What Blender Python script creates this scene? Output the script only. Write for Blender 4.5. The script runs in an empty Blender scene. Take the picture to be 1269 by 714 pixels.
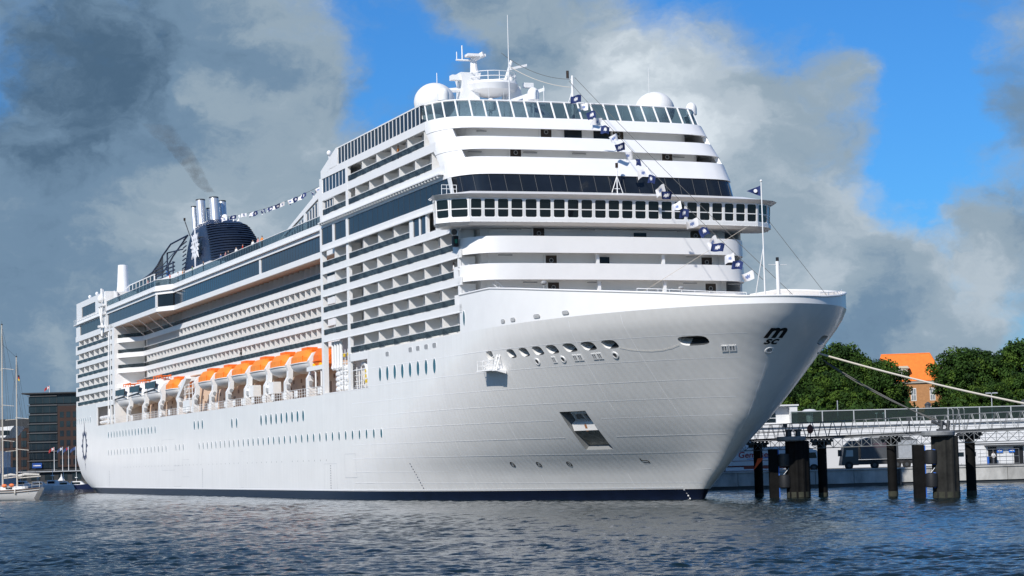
import bpy, bmesh, math, random
import numpy as np
from mathutils import Vector, Matrix
random.seed(7); rng = np.random.default_rng(7)
R = math.radians
C = bpy.context.scene.collection
scene = bpy.context.scene

# ------------------------------------------------------------------ camera
CAM_H = 4.06
PITCH, ROLL, YAW = R(4.6), R(1.47), R(21.0)
cam_d = bpy.data.cameras.new('camera'); cam = bpy.data.objects.new('camera', cam_d); C.objects.link(cam)
cam_d.sensor_width = 36.0; cam_d.lens = 36.0 * 2665.0 / 1269.0
cam_d.clip_start = 1.0; cam_d.clip_end = 20000.0
fw = Vector((0, math.cos(PITCH), math.sin(PITCH))); up0 = Vector((0, -math.sin(PITCH), math.cos(PITCH))); rt0 = Vector((1, 0, 0))
ex = math.cos(ROLL) * rt0 - math.sin(ROLL) * up0; ey = math.sin(ROLL) * rt0 + math.cos(ROLL) * up0
M = Matrix((ex, ey, -fw)).transposed().to_4x4(); M.translation = (0, 0, CAM_H)
cam.matrix_world = M
scene.camera = cam

# ------------------------------------------------------------------ sun, sky, exposure
SUN_EL = R(38.0)
sun_dir = Vector((-0.53 * math.cos(SUN_EL), -0.848 * math.cos(SUN_EL), math.sin(SUN_EL))).normalized()
sd = bpy.data.lights.new('sun', 'SUN'); sd.energy = 3.9; sd.angle = R(0.53); sd.color = (1.0, 0.94, 0.86)
sun = bpy.data.objects.new('sun', sd); C.objects.link(sun)
sun.rotation_euler = sun_dir.to_track_quat('Z', 'Y').to_euler()
scene.view_settings.view_transform = 'Standard'; scene.view_settings.look = 'None'
scene.view_settings.exposure = 0.32; scene.view_settings.gamma = 1.0
scene.render.engine = 'CYCLES'
scene.cycles.max_bounces = 14; scene.cycles.diffuse_bounces = 7; scene.cycles.transparent_max_bounces = 16

world = bpy.data.worlds.new('World'); scene.world = world; world.use_nodes = True
wt = world.node_tree; wt.nodes.clear()


def pix_dir(px, py):
    a = px - 634.5; b = 357.0 - py
    d = (ex * a + ey * b + fw * 2665.0)
    return d.normalized()


def wnode(t, **k):
    n = wt.nodes.new(t)
    for a, v in k.items(): setattr(n, a, v)
    return n


def wmath(op, a, b=None, c=None, clamp=False):
    n = wnode('ShaderNodeMath', operation=op, use_clamp=clamp)
    for i, v in enumerate((a, b, c)):
        if v is None: continue
        if isinstance(v, (int, float)): n.inputs[i].default_value = v
        else: wt.links.new(v, n.inputs[i])
    return n.outputs[0]


def build_sky():
    tc = wnode('ShaderNodeTexCoord')
    vec0 = tc.outputs['Generated']
    wm = wnode('ShaderNodeMapping'); wm.inputs['Scale'].default_value = (16, 16, 22); wt.links.new(vec0, wm.inputs['Vector'])
    wn = wnode('ShaderNodeTexNoise'); wn.inputs['Scale'].default_value = 1.0; wn.inputs['Detail'].default_value = 9; wn.inputs['Roughness'].default_value = .58; wt.links.new(wm.outputs[0], wn.inputs['Vector'])
    ws_ = wnode('ShaderNodeVectorMath', operation='SUBTRACT'); wt.links.new(wn.outputs['Color'], ws_.inputs[0]); ws_.inputs[1].default_value = (.5, .5, .5)
    wa = wnode('ShaderNodeVectorMath', operation='MULTIPLY_ADD'); wt.links.new(ws_.outputs[0], wa.inputs[0]); wa.inputs[1].default_value = (.085, .085, .060); wt.links.new(vec0, wa.inputs[2])
    vec = wa.outputs[0]
    sky = wnode('ShaderNodeTexSky', sky_type='NISHITA', sun_disc=False)
    sky.sun_elevation = SUN_EL; sky.sun_rotation = math.atan2(sun_dir.x, sun_dir.y)
    sky.altitude = 0; sky.air_density = 1.0; sky.dust_density = 0.4; sky.ozone_density = 3.0
    tint = wnode('ShaderNodeMix', data_type='RGBA', blend_type='MULTIPLY'); tint.inputs['Factor'].default_value = 1.0
    wt.links.new(vec0, sky.inputs['Vector']) if 'Vector' in sky.inputs else None
    wt.links.new(sky.outputs[0], tint.inputs['A']); tint.inputs['B'].default_value = SKY_TINT

    def mapped(scale, loc=(0, 0, 0)):
        m = wnode('ShaderNodeMapping'); m.inputs['Scale'].default_value = scale; m.inputs['Location'].default_value = loc
        wt.links.new(vec, m.inputs['Vector']); return m.outputs[0]

    def noise(scale, loc, detail=8, rough=.55, dist=0.0):
        n = wnode('ShaderNodeTexNoise'); n.inputs['Scale'].default_value = 1.0; n.inputs['Detail'].default_value = detail
        n.inputs['Roughness'].default_value = rough; n.inputs['Distortion'].default_value = dist
        wt.links.new(mapped(scale, loc), n.inputs['Vector']); return n.outputs['Fac']

    def blob(px, py, rad_px, amp, stretch=1.0):
        d = pix_dir(px, py); r = rad_px / 2665.0
        sub = wnode('ShaderNodeVectorMath', operation='SUBTRACT'); wt.links.new(vec, sub.inputs[0]); sub.inputs[1].default_value = d
        sc = wnode('ShaderNodeVectorMath', operation='MULTIPLY'); wt.links.new(sub.outputs[0], sc.inputs[0]); sc.inputs[1].default_value = (1 / r / stretch, 1 / r, 1 / r)
        ln = wnode('ShaderNodeVectorMath', operation='LENGTH'); wt.links.new(sc.outputs[0], ln.inputs[0])
        mr = wnode('ShaderNodeMapRange', interpolation_type='SMOOTHSTEP'); mr.inputs['From Min'].default_value = 1.0; mr.inputs['From Max'].default_value = 0.0
        mr.inputs['To Min'].default_value = 0.0; mr.inputs['To Max'].default_value = amp
        wt.links.new(ln.outputs['Value'], mr.inputs['Value']); return mr.outputs[0]

    def add(*xs):
        r = xs[0]
        for x in xs[1:]: r = wmath('ADD', r, x)
        return r
    cov = add(wmath('MULTIPLY_ADD', noise((11, 11, 18), (3.1, 1.7, .4), 10, .57, .1), 1.35, -.175), *[blob(*b) for b in COVER_BLOBS])
    sx = wnode('ShaderNodeSeparateXYZ'); wt.links.new(vec0, sx.inputs[0])
    hi = wnode('ShaderNodeMapRange', interpolation_type='SMOOTHSTEP'); hi.inputs['From Min'].default_value = .24; hi.inputs['From Max'].default_value = .60; hi.inputs['To Max'].default_value = -.17
    wt.links.new(sx.outputs['Z'], hi.inputs['Value']); cov = wmath('ADD', cov, hi.outputs[0])   # the cloud deck thins out overhead
    cs = wnode('ShaderNodeMapRange', interpolation_type='SMOOTHSTEP')
    cs.inputs['From Min'].default_value = COVER[0]; cs.inputs['From Max'].default_value = COVER[1]
    wt.links.new(cov, cs.inputs['Value'])
    lum = add(wmath('MULTIPLY_ADD', noise((14, 14, 24), (7.2, 4.4, 2.3), 10, .58, .1), .80, .10), *[blob(*b) for b in LIGHT_BLOBS])
    ramp = wnode('ShaderNodeValToRGB'); cr = ramp.color_ramp; cr.interpolation = 'EASE'
    cr.elements[0].position = 0.20; cr.elements[0].color = (.060, .112, .180, 1)
    cr.elements[1].position = 0.92; cr.elements[1].color = (.58, .64, .69, 1)
    for p, c in ((.40, (.135, .215, .310)), (.55, (.240, .315, .385)), (.72, (.370, .435, .495))):
        e = cr.elements.new(p); e.color = c + (1,)
    wt.links.new(lum, ramp.inputs['Fac'])
    boost = wnode('ShaderNodeMix', data_type='RGBA', blend_type='MULTIPLY'); boost.inputs['Factor'].default_value = 1.0
    wt.links.new(ramp.outputs[0], boost.inputs['A']); boost.inputs['B'].default_value = (CLOUD_GAIN,) * 3 + (1,)
    mix = wnode('ShaderNodeMix', data_type='RGBA'); wt.links.new(cs.outputs[0], mix.inputs['Factor'])
    wt.links.new(tint.outputs['Result'], mix.inputs['A']); wt.links.new(boost.outputs['Result'], mix.inputs['B'])
    bg = wnode('ShaderNodeBackground'); bg.inputs['Strength'].default_value = SKY_STRENGTH
    wt.links.new(mix.outputs['Result'], bg.inputs['Color'])
    out = wnode('ShaderNodeOutputWorld'); wt.links.new(bg.outputs[0], out.inputs['Surface'])


SKY_STRENGTH = 0.1
SKY_TINT = (.22, .57, .96, 1)
CLOUD_GAIN = 10.0
COVER = (.26, .74)
COVER_BLOBS = [  # px, py, radius px, amount, horizontal stretch
    (150, 120, 420, .28), (250, 330, 440, .34), (60, 420, 320, .24), (600, 40, 150, .14), (190, 20, 110, -.10),
    (490, 130, 120, -.36), (470, 30, 140, -.32), (400, 10, 90, -.14), (560, 60, 90, -.12),
    (880, 190, 260, .42, 1.1), (740, 120, 190, .30), (650, 30, 200, .12), (1120, 380, 240, .34, 1.3), (1050, 95, 130, .14), (1255, 90, 120, .22), (960, 330, 130, .06), (1150, 300, 100, -.18), (1010, 200, 70, -.06),
    (950, 5, 150, -.30, 1.7), (1150, 215, 130, -.50), (1165, 50, 130, -.34), (1165, 120, 110, -.36), (820, 20, 80, -.16), (1090, 20, 110, -.25)]
LIGHT_BLOBS = [  # same, lighter or darker cloud
    (90, 80, 330, -.24), (170, 115, 150, -.08), (360, 60, 200, .08), (20, 450, 230, -.18), (60, 400, 100, .10), (220, 310, 280, .14), (255, 105, 55, .20), (380, 200, 160, .05),
    (810, 120, 180, .30), (940, 290, 120, -.16), (850, 210, 250, .22), (1000, 345, 110, .20), (1180, 330, 170, .22), (1100, 430, 180, -.10, 2.0), (960, 380, 120, .10), (680, 20, 200, -.04), (1080, 90, 120, .05), (1240, 60, 100, .08)]
build_sky()

# ------------------------------------------------------------------ materials


def mat(name, col, rough=.5, metal=0.0, spec=.5, var=0.0, vscale=3.0, bump=0.0, bscale=20.0, coat=0.0, stretch=(1, 1, 1), emit=None):
    m = bpy.data.materials.new(name); m.use_nodes = True
    nt = m.node_tree; b = nt.nodes['Principled BSDF']
    b.inputs['Base Color'].default_value = (*col, 1); b.inputs['Roughness'].default_value = rough
    b.inputs['Metallic'].default_value = metal; b.inputs['Specular IOR Level'].default_value = spec
    b.inputs['Coat Weight'].default_value = coat; b.inputs['Coat Roughness'].default_value = .12
    tc = nt.nodes.new('ShaderNodeTexCoord'); mp = nt.nodes.new('ShaderNodeMapping'); mp.inputs['Scale'].default_value = stretch
    nt.links.new(tc.outputs['Object'], mp.inputs['Vector'])
    if var:
        n = nt.nodes.new('ShaderNodeTexNoise'); n.inputs['Scale'].default_value = vscale; n.inputs['Detail'].default_value = 6; n.inputs['Roughness'].default_value = .6
        nt.links.new(mp.outputs[0], n.inputs['Vector'])
        r = nt.nodes.new('ShaderNodeMapRange'); r.inputs['From Min'].default_value = .3; r.inputs['From Max'].default_value = .7
        r.inputs['To Min'].default_value = 1 - var; r.inputs['To Max'].default_value = 1 + var; nt.links.new(n.outputs['Fac'], r.inputs['Value'])
        x = nt.nodes.new('ShaderNodeVectorMath'); x.operation = 'SCALE'; x.inputs[0].default_value = col; nt.links.new(r.outputs[0], x.inputs['Scale'])
        nt.links.new(x.outputs[0], b.inputs['Base Color'])
    if bump:
        n = nt.nodes.new('ShaderNodeTexNoise'); n.inputs['Scale'].default_value = bscale; n.inputs['Detail'].default_value = 4
        nt.links.new(mp.outputs[0], n.inputs['Vector'])
        bp = nt.nodes.new('ShaderNodeBump'); bp.inputs['Strength'].default_value = bump; bp.inputs['Distance'].default_value = .1
        nt.links.new(n.outputs['Fac'], bp.inputs['Height']); nt.links.new(bp.outputs[0], b.inputs['Normal'])
    if emit:
        b.inputs['Emission Color'].default_value = (*emit, 1); b.inputs['Emission Strength'].default_value = 1
    return m


def glassy(name, tint, alpha, rough=.05):
    """thin see-through pane: part of the light passes tinted, the rest is a glossy dark sheet"""
    m = bpy.data.materials.new(name); m.use_nodes = True; nt = m.node_tree
    b = nt.nodes['Principled BSDF']; b.inputs['Base Color'].default_value = (*[c * .12 for c in tint], 1); b.inputs['Roughness'].default_value = rough
    t = nt.nodes.new('ShaderNodeBsdfTransparent'); t.inputs['Color'].default_value = (*tint, 1)
    mx = nt.nodes.new('ShaderNodeMixShader'); mx.inputs[0].default_value = alpha
    nt.links.new(t.outputs[0], mx.inputs[1]); nt.links.new(b.outputs[0], mx.inputs[2])
    nt.links.new(mx.outputs[0], nt.nodes['Material Output'].inputs['Surface']); return m


def hull_material():
    m = mat('hull_white', (.80, .815, .83), .32, coat=.25, spec=.5)
    nt = m.node_tree; b = nt.nodes['Principled BSDF']; L = nt.links.new
    tc = nt.nodes.new('ShaderNodeTexCoord')

    def noise(scale, st, detail=5):
        mp = nt.nodes.new('ShaderNodeMapping'); mp.inputs['Scale'].default_value = st; L(tc.outputs['Object'], mp.inputs['Vector'])
        n = nt.nodes.new('ShaderNodeTexNoise'); n.inputs['Scale'].default_value = scale; n.inputs['Detail'].default_value = detail; L(mp.outputs[0], n.inputs['Vector']); return n.outputs['Fac']
    # weather: faint vertical streaks and broad patches of repainting
    a = noise(1.0, (1.6, 1.6, .12)); c = noise(.22, (1, 1, 1.6))
    s = nt.nodes.new('ShaderNodeMath'); s.operation = 'ADD'; L(a, s.inputs[0]); L(c, s.inputs[1])
    r = nt.nodes.new('ShaderNodeMapRange'); r.inputs['From Min'].default_value = .6; r.inputs['From Max'].default_value = 1.4; r.inputs['To Min'].default_value = .93; r.inputs['To Max'].default_value = 1.03
    L(s.outputs[0], r.inputs['Value'])
    x = nt.nodes.new('ShaderNodeVectorMath'); x.operation = 'SCALE'; x.inputs[0].default_value = (.83, .825, .81); L(r.outputs[0], x.inputs['Scale']); L(x.outputs[0], b.inputs['Base Color'])
    # oil-canned plating
    w = nt.nodes.new('ShaderNodeTexWave'); w.wave_type = 'BANDS'; w.bands_direction = 'X'; w.inputs['Scale'].default_value = .42; w.inputs['Distortion'].default_value = .4
    L(tc.outputs['Object'], w.inputs['Vector'])
    n2 = noise(.5, (1, 1, 1), 2)
    ad = nt.nodes.new('ShaderNodeMath'); ad.operation = 'MULTIPLY_ADD'; L(w.outputs['Fac'], ad.inputs[0]); ad.inputs[1].default_value = .25; L(n2, ad.inputs[2])
    bp = nt.nodes.new('ShaderNodeBump'); bp.inputs['Strength'].default_value = .25; bp.inputs['Distance'].default_value = .06; L(ad.outputs[0], bp.inputs['Height']); L(bp.outputs[0], b.inputs['Normal'])
    return m


HULL = hull_material()
WHITE = mat('white_paint', (.81, .812, .81), .38, var=.025, vscale=.5, coat=.1)
WHITE2 = mat('white_superstructure_wall', (.78, .78, .775), .5, var=.03, vscale=.6)
SEAM = mat('weld_seam_white', (.93, .93, .94), .3)
NAVY = mat('boot_top_navy', (.004, .008, .024), .4, var=.25, vscale=.5)
INK = mat('navy_paint', (.012, .022, .075), .45)
BLACK = mat('black_paint', (.008, .008, .01), .5)
DARKGLASS = mat('dark_window_glass', (.010, .016, .022), .10, spec=.28, var=.3, vscale=.35)
TEAL = mat('porthole_glass', (.02, .10, .14), .05, spec=.6)
RAILGLASS = glassy('balcony_glass', (.33, .40, .44), .40, .15)
SCREEN = glassy('wind_screen_glass', (.50, .62, .68), .32)
BAY = mat('window_tint', (.016, .030, .050), .08, spec=.32)
DOORGLASS = mat('cabin_door_glass', (.34, .36, .37), .12, spec=.5); CURTAIN = mat('drawn_curtain', (.72, .70, .66), .6); DARKDOOR = mat('open_cabin_door', (.05, .06, .07), .15)
DECK = mat('deck_planks', (.34, .25, .17), .7, var=.2, vscale=2.0)
SHADEBEIGE = mat('promenade_shade_beige', (.66, .50, .38), .55, var=.08)  # cream walls and soffits, their shaded tone put into the colour
STEEL = mat('grey_steel', (.42, .44, .46), .45, metal=.3, var=.12)
DGREY = mat('dark_grey', (.05, .055, .06), .5)
MGREY = mat('mid_grey', (.30, .31, .32), .5)
INNER = mat('opening_inside', (.22, .23, .235), .6)
ORANGE = mat('lifeboat_orange', (.84, .25, .022), .5, var=.10, vscale=1.5)
ORANGE2 = mat('lifeboat_orange_roof', (.85, .17, .012), .5, var=.1)
CHROME = mat('polished_pipe', (.66, .68, .71), .30, metal=.6)
FUNNEL = mat('funnel_navy', (.012, .024, .058), .42, var=.12, bump=.03)
SILVER = mat('emblem_silver', (.80, .81, .84), .4)
BROWN = mat('teak_door', (.034, .021, .013), .45)
RUST = mat('rust_stain', (.33, .13, .045), .8)
ANCHOR_BED = mat('anchor_bed_grey', (.19, .185, .165), .6, var=.45, vscale=1.3, stretch=(2.2, 2.2, .5))
YELLOW = mat('yellow_paint', (.75, .52, .03), .5)
ROPE = mat('mooring_rope', (.55, .51, .44), .8)
DROPE = mat('dark_rope', (.10, .10, .095), .8)
GREEN = mat('green_sidelight', (.0, .20, .12), .3)
RED = mat('red_cloth', (.40, .03, .03), .7)
SKIN = mat('skin', (.42, .28, .21), .7)
HAIR = mat('dark_hair', (.03, .02, .015), .7)
CLOTH = {'red': mat('cloth_red', (.62, .045, .02), .8), 'white': mat('cloth_white', (.72, .72, .72), .8), 'black': mat('cloth_black', (.015, .015, .018), .8),
         'blue': mat('cloth_blue', (.05, .09, .22), .8), 'pink': mat('cloth_pink', (.62, .28, .28), .8), 'orange': mat('cloth_orange', (.72, .25, .04), .8), 'green': mat('cloth_green', (.12, .3, .12), .8)}
TROUSER = mat('dark_trousers', (.03, .035, .05), .8)

# ------------------------------------------------------------------ mesh builder


class MB:
    def __init__(s): s.v = []; s.f = []; s.m = []

    def add(s, vs, fs, m=0):
        o = len(s.v); s.v += [tuple(map(float, p)) for p in vs]; s.f += [tuple(i + o for i in f) for f in fs]; s.m += [m] * len(fs)

    def hexa(s, p, m=0):
        s.add(p, [(0, 3, 2, 1), (4, 5, 6, 7), (0, 1, 5, 4), (1, 2, 6, 5), (2, 3, 7, 6), (3, 0, 4, 7)], m)

    def box(s, x0, x1, y0, y1, z0, z1, m=0):
        s.hexa([(x0, y0, z0), (x1, y0, z0), (x1, y1, z0), (x0, y1, z0), (x0, y0, z1), (x1, y0, z1), (x1, y1, z1), (x0, y1, z1)], m)

    def prism(s, poly, vec, m=0):
        n = len(poly); v = Vector(vec)
        vs = [Vector(p) for p in poly]; vs += [p + v for p in vs]
        s.add(vs, [tuple(range(n))[::-1], tuple(range(n, 2 * n))] + [(i, (i + 1) % n, n + (i + 1) % n, n + i) for i in range(n)], m)

    def tube(s, path, r, n=8, m=0, r1=None, caps=True):
        P = [Vector(p) for p in path]; k = len(P); vs = []
        for i, p in enumerate(P):
            d = (P[min(i + 1, k - 1)] - P[max(i - 1, 0)]).normalized()
            a = d.cross(Vector((0, 0, 1)))
            if a.length < .05: a = d.cross(Vector((0, 1, 0)))
            a.normalize(); b = a.cross(d)
            rr = r if r1 is None else r + (r1 - r) * i / (k - 1)
            for j in range(n):
                t = 2 * math.pi * j / n; vs.append(p + a * (rr * math.cos(t)) + b * (rr * math.sin(t)))
        fs = [(i * n + j, i * n + (j + 1) % n, (i + 1) * n + (j + 1) % n, (i + 1) * n + j) for i in range(k - 1) for j in range(n)]
        if caps: fs += [tuple(range(n))[::-1], tuple(range((k - 1) * n, k * n))]
        s.add(vs, fs, m)

    def rev(s, prof, c=(0, 0, 0), n=20, m=0):
        vs = []; k = len(prof)
        for r, z in prof:
            for j in range(n):
                t = 2 * math.pi * j / n; vs.append((c[0] + r * math.cos(t), c[1] + r * math.sin(t), c[2] + z))
        fs = [(i * n + j, i * n + (j + 1) % n, (i + 1) * n + (j + 1) % n, (i + 1) * n + j) for i in range(k - 1) for j in range(n)]
        fs += [tuple(range(n))[::-1], tuple(range((k - 1) * n, k * n))]
        s.add(vs, fs, m)

    def ell(s, c, r, nu=16, nv=10, m=0, z0=-1.0):
        prof = []
        a0 = math.asin(z0)
        vs = []
        for i in range(nv + 1):
            a = a0 + (math.pi / 2 - a0) * i / nv
            for j in range(nu):
                t = 2 * math.pi * j / nu
                q = max(math.cos(a), 1e-3)
                vs.append((c[0] + r[0] * q * math.cos(t), c[1] + r[1] * q * math.sin(t), c[2] + r[2] * math.sin(a)))
        n = nu
        fs = [(i * n + j, i * n + (j + 1) % n, (i + 1) * n + (j + 1) % n, (i + 1) * n + j) for i in range(nv) for j in range(n)]
        fs += [tuple(range(n))[::-1], tuple(range(nv * n, (nv + 1) * n))]
        s.add(vs, fs, m)

    def loft(s, secs, m=0, caps=True, closed=True):
        n = len(secs[0]); k = len(secs); vs = [p for q in secs for p in q]
        fs = [(i * n + j, i * n + (j + 1) % n, (i + 1) * n + (j + 1) % n, (i + 1) * n + j) for i in range(k - 1) for j in range(n if closed else n - 1)]
        if caps: fs += [tuple(range(n))[::-1], tuple(range((k - 1) * n, k * n))]
        s.add(vs, fs, m)

    def wall(s, path, z0, z1, th, m=0, zt=None):
        """vertical wall of thickness th (towards smaller |t|) along a plan path [(x,y)]"""
        k = len(path); q = [(x, y - math.copysign(th, y) if abs(y) > th else y) for x, y in path]
        vs = []
        for i in range(k):
            b = zt[i] if zt else z1
            vs += [(*path[i], z0), (*path[i], b), (*q[i], b), (*q[i], z0)]
        fs = [(i * 4 + j, i * 4 + (j + 1) % 4, i * 4 + 4 + (j + 1) % 4, i * 4 + 4 + j) for i in range(k - 1) for j in range(4)]
        fs += [(0, 3, 2, 1), tuple(4 * (k - 1) + j for j in range(4))]
        s.add(vs, fs, m)

    def build(s, name, mats, parent=None, smooth=False, angle=35, recalc=True):
        me = bpy.data.meshes.new(name); me.from_pydata(s.v, [], s.f)
        if not isinstance(mats, (list, tuple)): mats = [mats]
        for x in mats: me.materials.append(x)
        if len(mats) > 1: me.polygons.foreach_set('material_index', s.m)
        if recalc:
            bm = bmesh.new(); bm.from_mesh(me); bmesh.ops.recalc_face_normals(bm, faces=bm.faces); bm.to_mesh(me); bm.free()
        if smooth: shade(me, angle)
        me.update()
        return link(name, me, parent)


def shade(me, angle=35):
    me.polygons.foreach_set('use_smooth', [True] * len(me.polygons)); me.set_sharp_from_angle(angle=R(angle))


def link(name, data, parent=None):
    o = bpy.data.objects.new(name, data); C.objects.link(o)
    if parent: o.parent = parent
    return o


def tag(o, label=None, cat=None, group=None, kind=None):
    if label: o['label'] = label
    if cat: o['category'] = cat
    if group: o['group'] = group
    if kind: o['kind'] = kind
    return o


def thing(name, label, cat, loc=(0, 0, 0), rz=0, group=None):
    o = link(name, None); o.location = loc; o.rotation_euler = (0, 0, rz); o.empty_display_size = .5
    return tag(o, label, cat, group)


def copy_tree(o, parent=None, loc=None, rz=None, label=None):
    c = o.copy(); C.objects.link(c)
    if parent is not None: c.parent = parent
    if loc is not None: c.location = loc
    if rz is not None: c.rotation_euler = (0, 0, rz)
    if label: c['label'] = label
    for ch in list(o.children): copy_tree(ch, c)
    return c


def text_mesh(txt, size, bold=0.0, shear=0.0):
    cu = bpy.data.curves.new('text', 'FONT'); cu.body = txt; cu.size = size; cu.offset = bold; cu.shear = shear; cu.resolution_u = 3
    o = bpy.data.objects.new('text', cu); C.objects.link(o)
    me = bpy.data.meshes.new_from_object(o.evaluated_get(bpy.context.evaluated_depsgraph_get()))
    bpy.data.objects.remove(o); bpy.data.curves.remove(cu)
    V = [tuple(v.co) for v in me.vertices]; F = [tuple(p.vertices) for p in me.polygons]
    bpy.data.meshes.remove(me)
    return V, F


# ------------------------------------------------------------------ ship frame: x aft, y starboard, z up
X0, Y0 = 30.17, 170.9
SHIP_RZ = math.pi / 2 + YAW
AX = Vector((-math.sin(YAW), math.cos(YAW), 0)); TX = Vector((-math.cos(YAW), -math.sin(YAW), 0))


def S2W(s, t, z): return Vector((X0, Y0, 0)) + AX * s + TX * t + Vector((0, 0, z))


ship = thing('cruise_ship', 'huge white cruise ship with dark blue funnel moored along the jetty', 'cruise ship', (X0, Y0, 0), SHIP_RZ)
SZ = [-2, 0.0, .75, 3.0, 5.3, 7.5, 10, 13.3, 16, 17.15, 21.2]; SS = [36., 35.4, 34.8, 30.9, 27.6, 24.8, 22.6, 20.0, 17.6, 16.9, 16.9]
LZ = [-2, 0, 3, 7.5, 13.3, 16, 18]; LL = [78, 76, 72, 62, 46, 38, 35.]
QZ = [-2, 0, 3, 4.5, 6, 7.5, 9, 11, 13.3, 15.6]; QQ = [1, 1, 1, .9, .82, .76, .7, .64, .58, .56]
EZ = [-2, 0, .6, 1.2, 2.2, 3.5, 6, 8]; EE = [268, 274, 277.5, 281, 285, 288.3, 290, 290.3]


def st0(z): return float(np.interp(z, SZ, SS))


def hw(s, z):
    u = min(max((s - st0(z)) / np.interp(z, LZ, LL), 0), 1)
    w = 16.1 * (1 - (1 - u) ** 2.3) ** np.interp(z, QZ, QQ)
    x = max(s - st0(z), 0.0); w = math.sqrt(w * w + 2 * np.interp(z, [0, 3, 7, 13, 17], [.2, .5, 1.2, 2.2, 2.2]) * x * math.exp(-x / 2.5))
    if s > 255 and z < 7:
        e = np.interp(z, EZ, EE); k = max(0, (s - 255) / (e - 255)); w -= (7 - z) / 7 * 1.3 * k ** 2.5
    return float(w)


def s_at(t, z):
    a, b = st0(z), 60.0
    for _ in range(40):
        c = (a + b) / 2
        if hw(c, z) < abs(t): a = c
        else: b = c
    return (a + b) / 2


def hframe(s, z):
    e = .05
    p = Vector((s, hw(s, z), z)); ds = (hw(s + e, z) - hw(s - e, z)) / (2 * e); dz = (hw(s, z + e) - hw(s, z - e)) / (2 * e)
    tau = Vector((1, ds, 0)).normalized(); n = Vector((-ds, 1, -dz)).normalized(); v = n.cross(tau)
    if v.z < 0: v = -v
    return p, tau, v, n


def hpoint(s, z, a, b, off=.015):
    """point a metres aft and b metres up along the shell plating from (s, z)"""
    p, tau, v, n = hframe(s, z)
    q = p + tau * a + v * b
    return (q.x, hw(q.x, q.z) + off / max(n.y, .3), q.z)


ANCHOR_Q = ((43.2, 8.65), (39.6, 8.65), (40.5, 4.95), (44.0, 4.95))


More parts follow.
